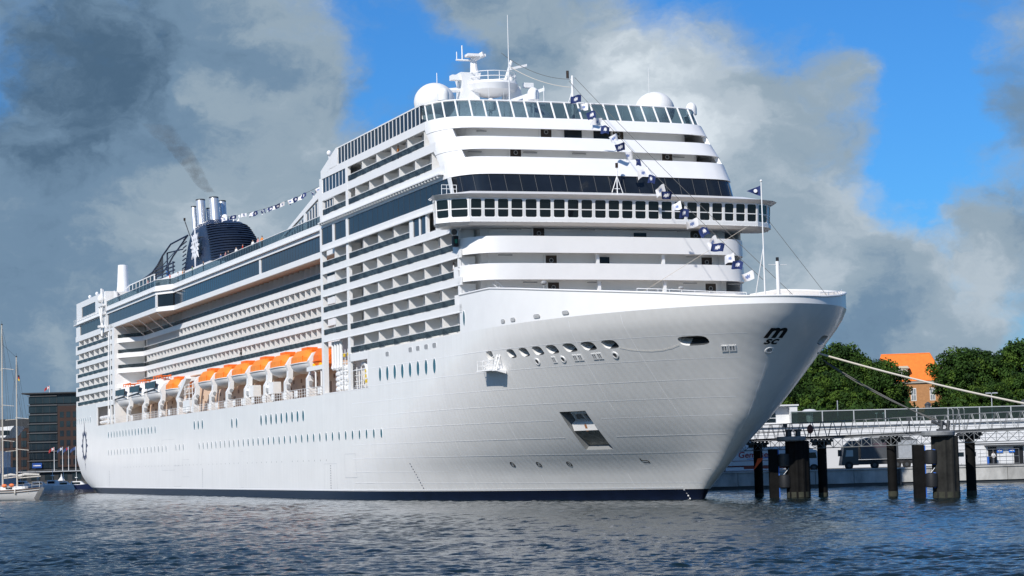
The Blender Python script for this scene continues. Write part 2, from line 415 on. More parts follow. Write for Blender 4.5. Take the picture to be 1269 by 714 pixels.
def build_hull():
    zs = [-1.5, 0, .5, 1.0, 1.7, 2.4, 3.2, 4.0, 4.8, 5.6, 6.5, 7.5, 8.4, 9.3, 10.2, 11.1, 12.0, 12.85, 13.7, 14.6, 15.5, 16.3, 17.15]
    JM = zs.index(12.85); JT = len(zs) - 1; nu = 70
    us = [(i / nu) ** 1.9 for i in range(nu + 1)]
    mid = list(np.linspace(89, 255, 40)[1:]) + [260, 264, 267.5]
    tailf = [.25, .5, .75, .9, 1.0]
    cols = []
    for z in zs:
        s0 = st0(z); row = [s0 + (89 - s0) * u for u in us] + mid
        e = np.interp(z, EZ, EE); row += [267.5 + (e - 267.5) * f for f in tailf]
        cols.append(row)
    n = len(cols[0]); i89 = nu; i267 = nu + len(mid)
    vs = []; idx = {}
    for j, z in enumerate(zs):
        for i in range(n):
            s = cols[j][i]; w = hw(s, z) if i else 0.0
            for sd in (1, -1):
                if i == 0 and sd == -1: idx[i, j, -1] = idx[i, j, 1]; continue
                idx[i, j, sd] = len(vs); vs.append((s, sd * w, z))
    jt = lambda i: JT if (i < i89 or i >= i267) else JM   # top row of the strip between column i and i+1
    fs = []; ms = []

    def q(*a, m=0):
        b = []
        for x in a:
            if x not in b: b.append(x)
        if len(b) > 2: fs.append(tuple(b)); ms.append(m)
    for i in range(n - 1):
        for j in range(jt(i)):
            m = 1 if zs[j + 1] <= 1.01 else 0
            for sd in (1, -1):
                a, b, c, d = idx[i, j, sd], idx[i + 1, j, sd], idx[i + 1, j + 1, sd], idx[i, j + 1, sd]
                q(*((a, b, c, d) if sd == 1 else (d, c, b, a)), m=m)
        J = jt(i); q(idx[i, J, 1], idx[i + 1, J, 1], idx[i + 1, J, -1], idx[i, J, -1], m=2)
        q(idx[i, 0, -1], idx[i + 1, 0, -1], idx[i + 1, 0, 1], idx[i, 0, 1], m=1)
    for i in (i89, i267):
        for j in range(JM, JT): q(idx[i, j, 1], idx[i, j, -1], idx[i, j + 1, -1], idx[i, j + 1, 1])
    for j in range(JT): q(idx[n - 1, j, 1], idx[n - 1, j, -1], idx[n - 1, j + 1, -1], idx[n - 1, j + 1, 1], m=1 if zs[j + 1] <= 1.01 else 0)
    me = bpy.data.meshes.new('hull'); me.from_pydata(vs, [], fs)
    for x in (HULL, NAVY, DECK, INNER, DGREY): me.materials.append(x)
    me.polygons.foreach_set('material_index', ms)
    bm = bmesh.new(); bm.from_mesh(me); bmesh.ops.recalc_face_normals(bm, faces=bm.faces); bm.to_mesh(me); bm.free()
    hull = link('hull', me, ship)
    # cutters for the mooring ports, the wide bow ports and the anchor pocket
    cb = MB()

    def pocket(s, z, poly, depth, mi, flip=1):
        p, tau, v, nn = hframe(s, z)
        pts = [p + tau * a + v * b + nn * .5 for a, b in poly]
        if flip < 0: pts = [Vector((q.x, -q.y, q.z)) for q in pts]; nn = Vector((nn.x, -nn.y, nn.z))
        k = len(pts); cb.prism(pts, -nn * (depth + .5), mi)
        mx = max(a for a, b in poly)
        for i in range(k):
            if poly[i][0] > .25 * mx and poly[(i + 1) % k][0] > .25 * mx: cb.m[-k + i] = 0  # lit aft wall white, shaded sides and ceiling dark: light put into the colours

    def pill(a, b, shear=.0, n=20, e=3.2):
        out = []
        for k in range(n):
            t = 2 * math.pi * k / n; c, sn = math.cos(t), math.sin(t)
            x = a * math.copysign(abs(c) ** (2 / e), c); y = b * math.copysign(abs(sn) ** (2 / e), sn)
            out.append((x + shear * y, y))
        return out
    for k, s in enumerate((45.5, 43.1, 40.7, 38.4, 35.8, 33.3, 30.7)):
        pocket(s, 14.42, pill(.74 + .03 * k, .47, .35), 1.1, 4)
    pocket(50.0, 14.5, pill(.7, .5, .1), .6, 3)
    for fl in (1, -1): pocket(22.9, 14.25, pill(1.45, .52, .3), 1.1, 4, fl)
    for s, z in ((45.5, 17.0), (43.3, 17.0), (38.7, 17.0), (34.1, 17.0)): pass
    # anchor pocket
    p, tau, v, nn = hframe(41.8, 6.8)
    pts = [Vector((q, hw(q, z), z)) + nn * .6 for q, z in ANCHOR_Q]; k = 4
    cb.prism(pts, -nn * 1.7, 3)
    cm = bpy.data.meshes.new('cut'); cm.from_pydata(cb.v, [], cb.f)
    for x in (HULL, NAVY, DECK, INNER, DGREY): cm.materials.append(x)
    cm.polygons.foreach_set('material_index', cb.m)
    bm = bmesh.new(); bm.from_mesh(cm); bmesh.ops.recalc_face_normals(bm, faces=bm.faces); bm.to_mesh(cm); bm.free()
    co = link('cut', cm, ship)
    md = hull.modifiers.new('cut', 'BOOLEAN'); md.operation = 'DIFFERENCE'; md.solver = 'EXACT'; md.object = co
    bpy.context.view_layer.update()
    dg = bpy.context.evaluated_depsgraph_get(); nm = bpy.data.meshes.new_from_object(hull.evaluated_get(dg))
    hull.modifiers.clear(); hull.data = nm; nm.name = 'hull'
    shade(nm, 28)
    bpy.data.objects.remove(co)
    return hull


hull = build_hull()

# seams of the shell plating
sb = MB()


def hribbon(b, pts, wdt, m=0, off=.012):
    """ribbon over the plating along [(s,z)], left out across the anchor pocket"""
    run = []
    for q in pts + [None]:
        if q is None or (38.9 < q[0] < 44.8 and 4.6 < q[1] < 9.0):
            if len(run) > 1: hribbon_run(b, run, wdt, m, off)
            run = []
        else: run.append(q)


def hribbon_run(b, pts, wdt, m=0, off=.012):
    vs = []
    for k, (s, z) in enumerate(pts):
        s2, z2 = pts[min(k + 1, len(pts) - 1)]; s1, z1 = pts[max(k - 1, 0)]
        d = Vector((s2 - s1, z2 - z1)); d.normalize(); nx, nz = -d.y * wdt / 2, d.x * wdt / 2
        for sg in (1, -1):
            a, c = s + nx * sg, z + nz * sg
            vs.append((a, hw(a, c) + off, c))
    b.add(vs, [(2 * i, 2 * i + 1, 2 * i + 3, 2 * i + 2) for i in range(len(pts) - 1)], m)


for z in (1.75, 3.0, 4.6, 6.2, 7.9, 9.5, 11.1, 12.9, 14.95):
    a = st0(z) + .9
    hribbon(sb, [(a + (96 - a) * (i / 120) ** 1.4, z + .006 * (a + (96 - a) * (i / 120)) - .35) for i in range(121)], .05)
for s, z0, z1 in ((27.5, 6, 16.9), (41, 1.2, 6), (52, 1.2, 9), (62, 1.2, 16), (34, 8.5, 16.8), (74, 1.2, 12)):
    hribbon(sb, [(s + (z1 - z) * .25, z) for z in np.linspace(z0, z1, 24)], .06)
vs = []
for z in np.linspace(6.2, 12.2, 20):
    for t in (.02, .10):
        vs.append((s_at(t + .35, z) - .03, t + .35, z))
sb.add(vs, [(2 * i, 2 * i + 1, 2 * i + 3, 2 * i + 2) for i in range(19)])
sb.build('weld_seams', SEAM, ship, recalc=False, smooth=True, angle=180)

# bulwark above the knuckle
BZ_S = [16, 18, 20, 23.3, 28, 34, 42, 48.7, 60]; BZ_Z = [17.75, 17.8, 18.05, 18.5, 19.0, 19.6, 20.4, 21.0, 21.05]
bb = MB(); path = [16.9 + (57.3 - 16.9) * (i / 50) ** 1.9 for i in range(51)]
secs = []
for sd in (1, -1):
    for s in (path[::-1] if sd == 1 else path[1:]):
        w = hw(s, 17.15); top = float(np.interp(s, BZ_S, BZ_Z)); wi = max(w - .22, 0); si = s + (.25 if w < 5 else .1)
        secs.append([(s, sd * w, 17.15), (s, sd * w, top), (si, sd * wi, top), (si, sd * wi, 17.16)])
bb.loft(secs)
bul = bb.build('bulwark', WHITE, ship, smooth=True, angle=50)
rb = MB()   # capping rail
rb.tube([(s, sd * hw(s, 17.15), float(np.interp(s, BZ_S, BZ_Z)) + .03) for sd in (1, -1) for s in (path[::-1] if sd == 1 else path[1:])], .10, 6)
rb.build('capping_rail', WHITE, bul, smooth=True)


def oval(a, b, n=22, e=2.0):
    return [(a * math.copysign(abs(math.cos(2 * math.pi * k / n)) ** (2 / e), math.cos(2 * math.pi * k / n)), b * math.copysign(abs(math.sin(2 * math.pi * k / n)) ** (2 / e), math.sin(2 * math.pi * k / n))) for k in range(n)]


def porthole(s, z, a, b, glass=TEAL, e=2.0, name='porthole'):
    m = MB(); n = 18
    o = [hpoint(s, z, x, y, .022) for x, y in oval(a * 1.14, b * 1.07, n, e)]; i_ = [hpoint(s, z, x, y, .022) for x, y in oval(a, b, n, e)]
    o0 = [hpoint(s, z, x, y, -.01) for x, y in oval(a * 1.22, b * 1.12, n, e)]; g = [hpoint(s, z, x, y, .012) for x, y in oval(a, b, n, e)]
    m.add(o + i_, [(k, (k + 1) % n, n + (k + 1) % n, n + k) for k in range(n)], 0)
    m.add(o0 + o, [(k, (k + 1) % n, n + (k + 1) % n, n + k) for k in range(n)], 0)
    m.add(i_ + g, [(k, (k + 1) % n, n + (k + 1) % n, n + k) for k in range(n)], 0)
    m.add(g, [tuple(range(n))], 1)
    return m.build(name, [WHITE, glass], ship, recalc=False)


for i in range(8): porthole(65.6 + 2.73 * i, 14.25, .46, .80)
for i in range(9): porthole(117.8 + 2.71 * i, 10.5, .48, .72)
for s in (153.6, 156.5): porthole(s, 10.5, .46, .70)
for s in (175.7, 178.5, 181.3): porthole(s, 10.85, .46, .70)
for i in range(16): porthole(211.4 + 2.88 * i, 10.85, .42, .62)
for i in range(34): porthole(84.7 + 2.83 * i, 7.6, .34, .55)
for i in range(3): porthole(189.5 + 2.75 * i, 7.6, .34, .52)
for i in range(18): porthole(202.7 + 3.06 * i, 7.55, .36, .56)
for i in range(7): porthole(273.9 + 2.55 * i, 14.2, .34, .62)
porthole(56.0, 18.6, .30, .75)
for s in (65.5, 68.2, 71.0, 73.6, 81.9):
    porthole(s, 16.42, .62, .26, MGREY, 4, 'vent_grille')
for s, w_ in ((45.5, .40), (43.3, .46), (38.7, .55), (34.1, .48)):
    m = MB(); o = [hpoint(s, 17.55, x, y, .03) for x, y in oval(w_, .20, 16, 4)]
    m.add(o, [tuple(range(16))], 0)
    for k in (-.08, .02, .10): m.add([hpoint(s, 17.55, x, y, .045) for x, y in ((-w_ * .9, k - .018), (w_ * .9, k - .018), (w_ * .9, k + .018), (-w_ * .9, k + .018))], [(0, 1, 2, 3)], 1)
    m.build('freeing_port', [MGREY, WHITE], ship, recalc=False)
# fairlead rings and roller fairleads below the mooring ports
def ring(s, z, r, r2, mats, name, fl=1):
    m = MB(); n = 18
    rows = [[hpoint(s, z, x, y, h) for x, y in oval(q, q, n)] for q, h in ((r * 1.12, 0), (r, .06), (r2, .06), (r2 * .96, .015))]
    if fl < 0: rows = [[(x, -y, zz) for x, y, zz in q] for q in rows]
    for a, b in zip(rows, rows[1:]): m.add(a + b, [(k, (k + 1) % n, n + (k + 1) % n, n + k) for k in range(n)], 0)
    m.add(rows[-1], [tuple(range(n))], 1)
    return m.build(name, mats, ship, smooth=True, recalc=False)


for s in (41.7, 37.7, 31.0): ring(s, 13.42, .36, .24, [WHITE, DGREY], 'fairlead')
for s in (39.0, 35.6, 33.1, 21.2):
    m = MB()
    for c in ((0,) if s == 39.0 else (-.35, .35)):
        f = lambda a, b, o: hpoint(s, 13.46, a + c, b, o)
        m.add([f(x, y, .05) for x, y in ((-.3, -.33), (.3, -.33), (.3, .33), (-.3, .33))] + [f(x, y, .05) for x, y in ((-.2, -.22), (.2, -.22), (.2, .22), (-.2, .22))], [(0, 1, 5, 4), (1, 2, 6, 5), (2, 3, 7, 6), (3, 0, 4, 7)], 0)
        m.add([f(x, y, .02) for x, y in ((-.2, -.22), (.2, -.22), (.2, .22), (-.2, .22))], [(0, 1, 2, 3)], 1)
        m.add([f(x, y, .05) for x, y in ((-.3, -.33), (.3, -.33), (.3, .33), (-.3, .33))] + [f(x, y, 0) for x, y in ((-.3, -.33), (.3, -.33), (.3, .33), (-.3, .33))], [(0, 1, 5, 4), (1, 2, 6, 5), (2, 3, 7, 6), (3, 0, 4, 7)], 0)
        m.add([f(x, y, .045) for x, y in ((-.04, -.22), (.04, -.22), (.04, .22), (-.04, .22))], [(0, 1, 2, 3)], 0)
    m.build('roller_fairlead', [WHITE, MGREY], ship, recalc=False)
    if s == 21.2: pass
# fairlead on the stem and the port one the lines run from
def stem_ring(t, z, r):
    m = MB(); n = 20; rows = []
    for q, h in ((r * 1.15, 0), (r, -.05), (r * .66, -.05), (r * .62, .0)):
        rows.append([(s_at(t + q * math.cos(2 * math.pi * k / n), z + q * .62 * math.sin(2 * math.pi * k / n)) + h - .02, t + q * math.cos(2 * math.pi * k / n), z + q * .62 * math.sin(2 * math.pi * k / n)) for k in range(n)])
    for a, b in zip(rows, rows[1:]): m.add(a + b, [(k, (k + 1) % n, n + (k + 1) % n, n + k) for k in range(n)], 0)
    m.add(rows[-1], [tuple(range(n))], 1)
    m.build('fairlead', [WHITE, MGREY], ship, smooth=True, recalc=False)


stem_ring(.45, 13.2, .40)
# hull lettering of the line, on the stem
lg = MB()
for txt, size, cx, z in (('m', 1.95, .42, 14.30), ('sc', 1.12, .55, 13.74)):
    V, F = text_mesh(txt, size, .07 if txt == 'm' else .03, .30)
    xs = [v[0] for v in V]; x0 = (min(xs) + max(xs)) / 2
    sx = 1.25 if txt == 'm' else 1.35
    P = []
    for x, y, _ in V:
        t = cx - (x - x0) * sx; zz = z + y * (.82 if txt == 'm' else .78)
        P.append((s_at(abs(t), zz) - .06, t, zz))
    lg.add(P, F)
V = []
lg.build('hull_lettering', BLACK, ship, recalc=False)
# bow thruster and bulb marks
for s, z in ((56.7, 3.7), (52.6, 3.65), (48.2, 3.62)):
    m = MB(); n = 20
    m.add([hpoint(s, z, x, y, .02) for x, y in oval(.36, .36, n)] + [hpoint(s, z, x, y, .02) for x, y in oval(.27, .27, n)], [(k, (k + 1) % n, n + (k + 1) % n, n + k) for k in range(n)])
    for cx in (-.12, .12):
        m.add([hpoint(s, z, x + cx, y + cx, .022) for x, y in oval(.13, .16, 12)] + [hpoint(s, z, x + cx, y + cx, .022) for x, y in oval(.07, .1, 12)], [(k, (k + 1) % 12, 12 + (k + 1) % 12, 12 + k) for k in range(12)])
    m.build('thruster_mark', BLACK, ship, recalc=False)
m = MB()
for poly in ([(.45, .35), (.32, .35), (.32, -.02), (.45, -.02)], [(.45, -.02), (-.35, -.02), (-.35, .08), (.45, .08)], [(.32, -.28), (-.45, -.28), (-.45, -.2), (.32, -.2)], [(-.35, .08), (-.47, 0), (-.55, -.2), (-.45, -.28)]):
    m.add([hpoint(38.4, 3.75, a, b, .02) for a, b in poly], [(0, 1, 2, 3)])
m.build('bulb_mark', BLACK, ship, recalc=False)
# draught marks, shell doors, scuppers
m = MB()
for s, sl in ((254, 0), (176, 0), (105.6, 0), (78, .55), (37.2, .3)):
    for k in range(10):
        z = (1.35 if s > 40 else .05) + k * .3 if s > 40 else .1 + k * .28
        if s < 40 and k > 3: break
        ss = s - sl * (4 - k * .3) * .6 if sl else s
        m.add([hpoint(ss, z, a, b, .02) for a, b in ((-.09, -.07), (.09, -.07), (.09, .07), (-.09, .07))], [(0, 1, 2, 3)], 1 if s < 40 else 0)
m.build('draught_marks', [INK, SEAM], ship, recalc=False)
m = MB()
def outline(s0, s1, z0, z1, w=.035):
    for pts in ([(s0, z0), (s1, z0)], [(s0, z1), (s1, z1)]):
        hribbon(m, [(pts[0][0] + (pts[1][0] - pts[0][0]) * i / 6, pts[0][1]) for i in range(7)], w)
    for s in (s0, s1): hribbon(m, [(s, z0 + (z1 - z0) * i / 4) for i in range(5)], w)
for a in ((185.6, 190.2, 2.9, 5.6), (191.5, 196.8, 1.4, 4.7), (103, 108.5, 1.2, 4.3), (95, 99.5, 2.6, 5.4), (196, 206, 4.0, 9.0), (150, 151.4, 1.3, 6.4)): outline(*a)
m.build('shell_doors', mat('door_gap', (.52, .53, .54), .5), ship, recalc=False)
m = MB()
for i in range(50):
    s = 107.4 + 2.68 * i
    if i % 9 == 7: continue
    m.add([hpoint(s, 4.75, a, b, .02) for a, b in oval(.09, .11, 8)], [tuple(range(8))])
m.build('scuppers', MGREY, ship, recalc=False)
# rubbing line just over the boot top
m = MB(); hribbon(m, [(36.5 + (272 - 36.5) * (i / 90) ** 1.2, 1.16) for i in range(91)], .10, off=.02)
m.build('rubbing_strake', SEAM, ship, recalc=False)
# anchor and its bed
p, tau, v, nn = hframe(41.8, 6.8)
AQ = [Vector((q, hw(q, z), z)) for q, z in ANCHOR_Q]


def F(u, w, d):   # u 0 aft .. 1 forward, w 0 top .. 1 bottom of the pocket
    return (AQ[0] * (1 - u) + AQ[1] * u) * (1 - w) + (AQ[3] * (1 - u) + AQ[2] * u) * w + nn * d


def slab4(m, u0, u1, w0, w1, d0, d1, back, mi):
    m.hexa([F(u0, w0, back), F(u1, w0, back), F(u1, w1, back), F(u0, w1, back), F(u0, w0, d0), F(u1, w0, d0), F(u1, w1, d1), F(u0, w1, d1)], mi)


m = MB()
slab4(m, .02, .98, .52, .99, -.12, -.62, -1.08, 0); slab4(m, .02, .98, .38, .515, -.35, -.10, -1.08, 1); slab4(m, .47, .55, .40, .53, -.30, -.085, -.6, 2)
m.build('anchor_bed', [ANCHOR_BED, WHITE2, RUST], ship)
m = MB()
m.tube([F(.30, .10, -.55), F(.62, .08, -.45), F(.93, .10, -.55)], .30, 10); m.tube([F(.62, .10, -.55), F(.60, .42, -.75)], .20, 8)
for u in (.34, .90): m.tube([F(u, .10, -.5), F(u - .03, .27, -.38)], .26, 8, r1=.10)
m.build('anchor', mat('anchor_grey', (.50, .52, .53), .6, var=.2), ship, smooth=True)
# folding mooring platform hanging out of the shell
gp = MB()
pf, tf, vf, nf = hframe(49.6, 13.0)
G = lambda a, z, d: Vector((49.6 + a, hw(49.6 + a, 13.0) - .05 + d, z))
gp.hexa([G(-1.6, 12.95, 0), G(2.2, 12.95, .0), G(2.2, 12.95, 1.1), G(-1.6, 12.95, 1.1), G(-1.6, 13.08, 0), G(2.2, 13.08, 0), G(2.2, 13.08, 1.1), G(-1.6, 13.08, 1.1)])
for a in (-1.5, -.3, .9, 2.1): gp.tube([G(a, 13.0, 1.05), G(a, 14.0, 1.05)], .03, 5)
for z in (13.5, 13.98): gp.tube([G(2.1, z, .1), G(2.1, z, 1.05), G(-1.5, z, 1.05)], .028, 5)
for a in (-1.75, -1.2):
    gp.tube([G(a, 12.9, 1.0), G(a, 15.3, .35)], .07, 6); gp.tube([G(a, 15.3, .35), G(a, 15.1, .0)], .06, 6)
for k in range(6): gp.tube([G(-1.75, 13.2 + k * .36, .92 - k * .10), G(-1.2, 13.2 + k * .36, .92 - k * .10)], .03, 5)
gp.tube([G(-1.2, 15.1, .4), G(1.0, 13.1, .95)], .045, 6)
gp.hexa([G(-1.8, 12.6, 0), G(-1.1, 12.6, 0), G(-1.1, 12.9, 1.1), G(-1.8, 12.9, 1.1), G(-1.8, 12.95, 0), G(-1.1, 12.95, 0), G(-1.1, 12.95, 1.1), G(-1.8, 12.95, 1.1)])
gp.build('mooring_platform', WHITE, ship)
for o_ in (1,):
    m = MB()
    star = []
    for k in range(32):
        t = 2 * math.pi * k / 32
        if k % 8 == 0: r = 5.1 if k in (8, 24) else 4.2
        elif k % 4 == 0: r = 3.9
        elif k % 2 == 0: r = 3.1
        else: r = 2.55
        star.append((r * math.cos(t) * 1.05, r * math.sin(t)))
    inner = [(1.95 * math.cos(2 * math.pi * k / 32) * .78, 2.55 * math.sin(2 * math.pi * k / 32) * .80) for k in range(32)]
    star = [(a * .88, b * 1.0) for a, b in star]
    m.add([hpoint(280.9, 9.25, a, b, .02) for a, b in star] + [hpoint(280.9, 9.25, a, b, .02) for a, b in inner], [(k, (k + 1) % 32, 32 + (k + 1) % 32, 32 + k) for k in range(32)])
    m.build('hull_emblem', INK, ship, recalc=False)

# ------------------------------------------------------------------ superstructure
B = 16.1
FK = [17.28 + 2.8 * k for k in range(5)]       # balcony floors on the five cabin decks
FU = [34.95, 37.75]                            # two balcony decks above the dark window band

side = MB()
# hull-side plating round the openings at promenade level, s 89..108.6 and the stern
side.box(88.9, 108.6, B - .25, B - .004, 12.86, 12.98)
side.box(88.9, 97.0, B - .25, B, 16.3, 17.2)
side.box(96.4, 97.4, B - .3, B, 12.98, 17.2)
side.box(107.7, 108.6, B - .6, B, 12.98, 31.3)
side.box(88.7, 89.6, B - .2, B - .002, 12.98, 16.3)
side.box(266.4, 267.6, B - .2, B - .003, 12.86, 17.2); side.box(248.0, 267.0, B - .25, B, 16.35, 17.2)
side.box(248.0, 249.2, 10.4, B, 12.86, 31.3); side.box(249.2, 250.3, B - .5, B, 17.2, 31.3)
side.box(251.9, 252.9, B - .3, B + .001, 12.86, 31.3)
side.build('side_plating', WHITE, ship)

bandp = []
def fascia(s0, s1, z0, z1, t=B, th=.13, lip=True):
    m = MB(); m.box(s0, s1, t - th, t, z0, z1)
    if lip: m.box(s0 + .01, s1 - .01, t - th - .02, t + .05, z0 - .02, z0 + .07)
    return m.build('deck_fascia', WHITE, ship)


def slab(s0, s1, t0, t1, z, th=.22, name='deck_slab'):
    m = MB(); m.box(s0, s1, t0, t1, z - th, z); return m.build(name, WHITE2, ship)


# fascias of the forward block (white bands between the balcony rows)
for k in range(1, 5):
    fascia(56.6, 107.7, FK[k] - .80, FK[k] + .02); slab(57.6 if k < 4 else 59.5, 107.7, 13.9, B - .14, FK[k] - .02)
slab(57.4, 97, 13.9, B - .14, FK[0] - .005, .1)
m = MB(); m.box(57.5, 107.7, B - .15, B, 30.5, 31.35); m.box(57.8, 107.65, B - .1, B + .22, 30.46, 30.62); m.build('deck_fascia', WHITE, ship)
m = MB(); m.box(60.9, 107.6, B - .16, B + .003, 33.45, 34.95); m.box(61.2, 107.5, B - .1, B + .55, 33.95, 34.1)
for i in range(46): m.box(62 + i, 62.08 + i, B, B + .5, 33.7, 33.95)
m.build('deck_fascia', WHITE, ship)
slab(63.5, 107.6, 13.9, B - .17, 34.93)
fascia(63.6, 107.6, 36.82, 37.76, lip=False); slab(66.5, 107.6, 13.9, B - .14, 37.74)
fascia(66.8, 104, 39.55, 40.42, lip=False)
slab(68.5, 107.6, -15.6, B - .14, 40.30, .25, 'sun_deck')
# pillar strips between the main run and the forward-aft column of balconies
m = MB(); m.box(96.25, 97.2, B - .4, B + .012, 17.2, 31.3); m.box(96.1, 97.0, B - .4, B + .012, 33.5, 40.3); m.build('pillar', WHITE, ship)
m = MB(); m.prism([(104.0, B - .2, 40.3), (107.7, B - .2, 39.6), (107.7, B - .2, 40.6), (100.9, B - .2, 42.55), (100.2, B - .2, 42.55), (100.5, B - .2, 40.3)], (0, .2, 0))
m.box(107.2, 108.4, B - .3, B - .002, 33.4, 39.7); m.box(97.0, 107.3, B - .16, B - .004, 39.55, 40.35); m.build('end_wing', WHITE, ship)
m = MB(); m.box(71.8, 73.0, B - .3, B + .004, 28.4, 30.5); m.box(67.0, 67.5, B - .3, B + .004, 28.4, 30.5); m.box(69.3, 69.7, B - .3, B + .004, 28.4, 30.5); m.box(63.6, 64.2, B - .3, B + .004, 28.4, 30.5); m.box(57, 63.6, B - .2, B, 28.4, 30.5); m.build('pillar', WHITE, ship)
# inner core behind the balconies
m = MB(); m.box(56.6, 108.5, -13.9, 13.9, 17.1, 31.0); m.build('cabin_block', WHITE2, ship)
m = MB(); m.box(66.5, 108.4, -13.9, 13.9, 31.0, 40.05); m.build('cabin_block', WHITE2, ship)
m = MB(); m.box(62.0, 66.5, -13.0, 13.9, 31.0, 35.6); m.build('cabin_block', WHITE2, ship)

# balconies: one object each with its glass balustrade and its sliding door
PITCH_B = 2.75


def balcony_parts(b, g, d, s0, s1, z0, tf, dep, full, htop=1.95, chair=True, sgn=1):
    ti = tf - dep
    b.box(s0, s1, ti - .08, ti, z0 + .0, z0 + htop + .22, 0)                                  # back wall
    b.box(s0 - .04, s0 + .05, ti, tf - (.10 if full else .85), z0 + .0, z0 + htop + .2, 0)       # partition
    if chair:
        c = (s0 + s1) / 2
        b.box(c - .55, c - .05, ti + .55, ti + 1.05, z0 + .32, z0 + .42, 1); b.box(c - .55, c - .46, ti + .55, ti + 1.05, z0 + .42, z0 + .9, 1)
        b.box(c + .3, c + .75, ti + .7, ti + 1.1, z0 + .45, z0 + .5, 1)
        b.box(c + .5, c + .56, ti + .85, ti + .95, z0, z0 + .45, 1)
    g.box(s0 + .05, s1 - .05, tf - .09, tf - .055, z0 + .10, z0 + .72, 0)
    g.box(s0, s1, tf - .11, tf - .02, z0 + .74, z0 + .80, 1)
    c = s0 + .95
    k = random.random(); d.box(c - .75, c + .75, ti, ti + .03, z0 + .05, z0 + 1.98, 2 if k < .55 else 0 if k < .85 else 3)
    d.box(c - .8, c - .74, ti, ti + .05, z0 + .05, z0 + 2.02, 1); d.box(c - .02, c + .03, ti, ti + .05, z0 + .05, z0 + 2.0, 1)


def balcony(s0, s1, z0, full, htop=1.95, tf=B, dep=1.75):
    b, g, d = MB(), MB(), MB(); balcony_parts(b, g, d, s0, s1, z0, tf, dep, full, htop)
    o = b.build('balcony', [WHITE2, WHITE], ship, recalc=False)
    g.build('glass_rail', [RAILGLASS, WHITE], o, recalc=False)
    d.build('sliding_door', [DOORGLASS, WHITE, CURTAIN, DARKDOOR], o, recalc=False)
    return o


bal = []
for z0, a, e in ((FK[0], 57.5, 96.25), (FK[1], 57.3, 96.25), (FK[2], 57.3, 96.25), (FK[3], 57.5, 96.25), (FK[4], 73.0, 96.25), (FU[0], 65.2, 96.1), (FU[1], 67.6, 96.1)):
    n = round((e - a) / PITCH_B)
    for i in range(n): bal.append((e - (e - a) * (n - i) / n, e - (e - a) * (n - i - 1) / n, z0, i % 2 == 0))
for z0 in FK[1:] + [FU[0]]:
    for i in range(4): bal.append((97.2 + 10.5 * i / 4, 97.2 + 10.5 * (i + 1) / 4, z0, i % 2 == 0))
bal.sort(key=lambda q: q[0] + (40 if q[2] > 33 else 0) * .2)
rest_b, rest_g, rest_d = MB(), MB(), MB()
for i, (a, b_, z0, full) in enumerate(bal):
    if i < 100: balcony(a, b_, z0, full, 1.8 if z0 > 33 else 1.95)
    else: balcony_parts(rest_b, rest_g, rest_d, a, b_, z0, B, 1.75, full, 1.8)
# set-back rows behind the boats and the rows on the stern block
TR = 12.1
for k in range(1, 5):
    n = 48; a, e = 108.7, 240.7
    for i in range(n):
        balcony_parts(rest_b, rest_g, rest_d, a + (e - a) * i / n, a + (e - a) * (i + 1) / n, FK[k], TR, 1.7, True, 1.9, False)
for k in range(5):
    for a, e, n in ((253.0, 289.6, 13), (250.4, 251.9, 1)):
        for i in range(n): balcony_parts(rest_b, rest_g, rest_d, a + (e - a) * i / n, a + (e - a) * (i + 1) / n, FK[k], B, 1.7, i % 2 == 0, 1.9, False)
RB = rest_b.build('balcony', [WHITE2, WHITE], ship, recalc=False); RB['kind'] = 'stuff'
rest_g.build('glass_rail', [RAILGLASS, WHITE], RB, recalc=False)['kind'] = 'stuff'
rest_d.build('sliding_door', [DOORGLASS, WHITE, CURTAIN, DARKDOOR], RB, recalc=False)['kind'] = 'stuff'

# set-back fascias, curving out to the stern block
for k in range(1, 5):
    m = MB(); m.wall([(108.7, TR), (241, TR), (248.0, 15.5)], FK[k] - .8, FK[k] + .03, .2)
    m.prism([(108.7, 10.2, FK[k] - .2), (249, 10.2, FK[k] - .2), (249, 15.2, FK[k] - .2), (241, TR - .21, FK[k] - .2), (108.7, TR - .21, FK[k] - .2)], (0, 0, .18))
    m.build('deck_fascia', WHITE, ship)
    if k > 1:
        m = MB(); m.wall([(241, TR - .05), (248.0, 15.4)], FK[k] + .1, FK[k] + .72, .05); m.build('glass_rail', RAILGLASS, ship)
for k in range(1, 5):
    fascia(250.3, 290.2, FK[k] - .8, FK[k] + .02, lip=False); slab(249, 290, 14.2, B - .14, FK[k] - .02)
slab(249, 290, 14.2, B - .14, FK[0] + .0, .1)
m = MB(); m.box(250.2, 290.3, B - .2, B, 30.3, 31.35); m.build('deck_fascia', WHITE, ship)
for k in range(5):   # rounded balcony ends sticking out over the stern
    m = MB(); m.prism([(288.5, B - .02, FK[k] - .75), (290.2, B - .02, FK[k] - .75), (292.6, 14.6, FK[k] - .75), (293.4, 12.0, FK[k] - .75), (293.4, -12, FK[k] - .75), (288.5, -B, FK[k] - .75)], (0, 0, 1.75))
    m.build('stern_balcony', WHITE, ship)
m = MB(); m.box(108.6, 249, -14, 10.2, 12.9, 34.0); m.box(249, 290, -14, 14.2, 17.0, 34.3); m.build('cabin_block', WHITE2, ship)

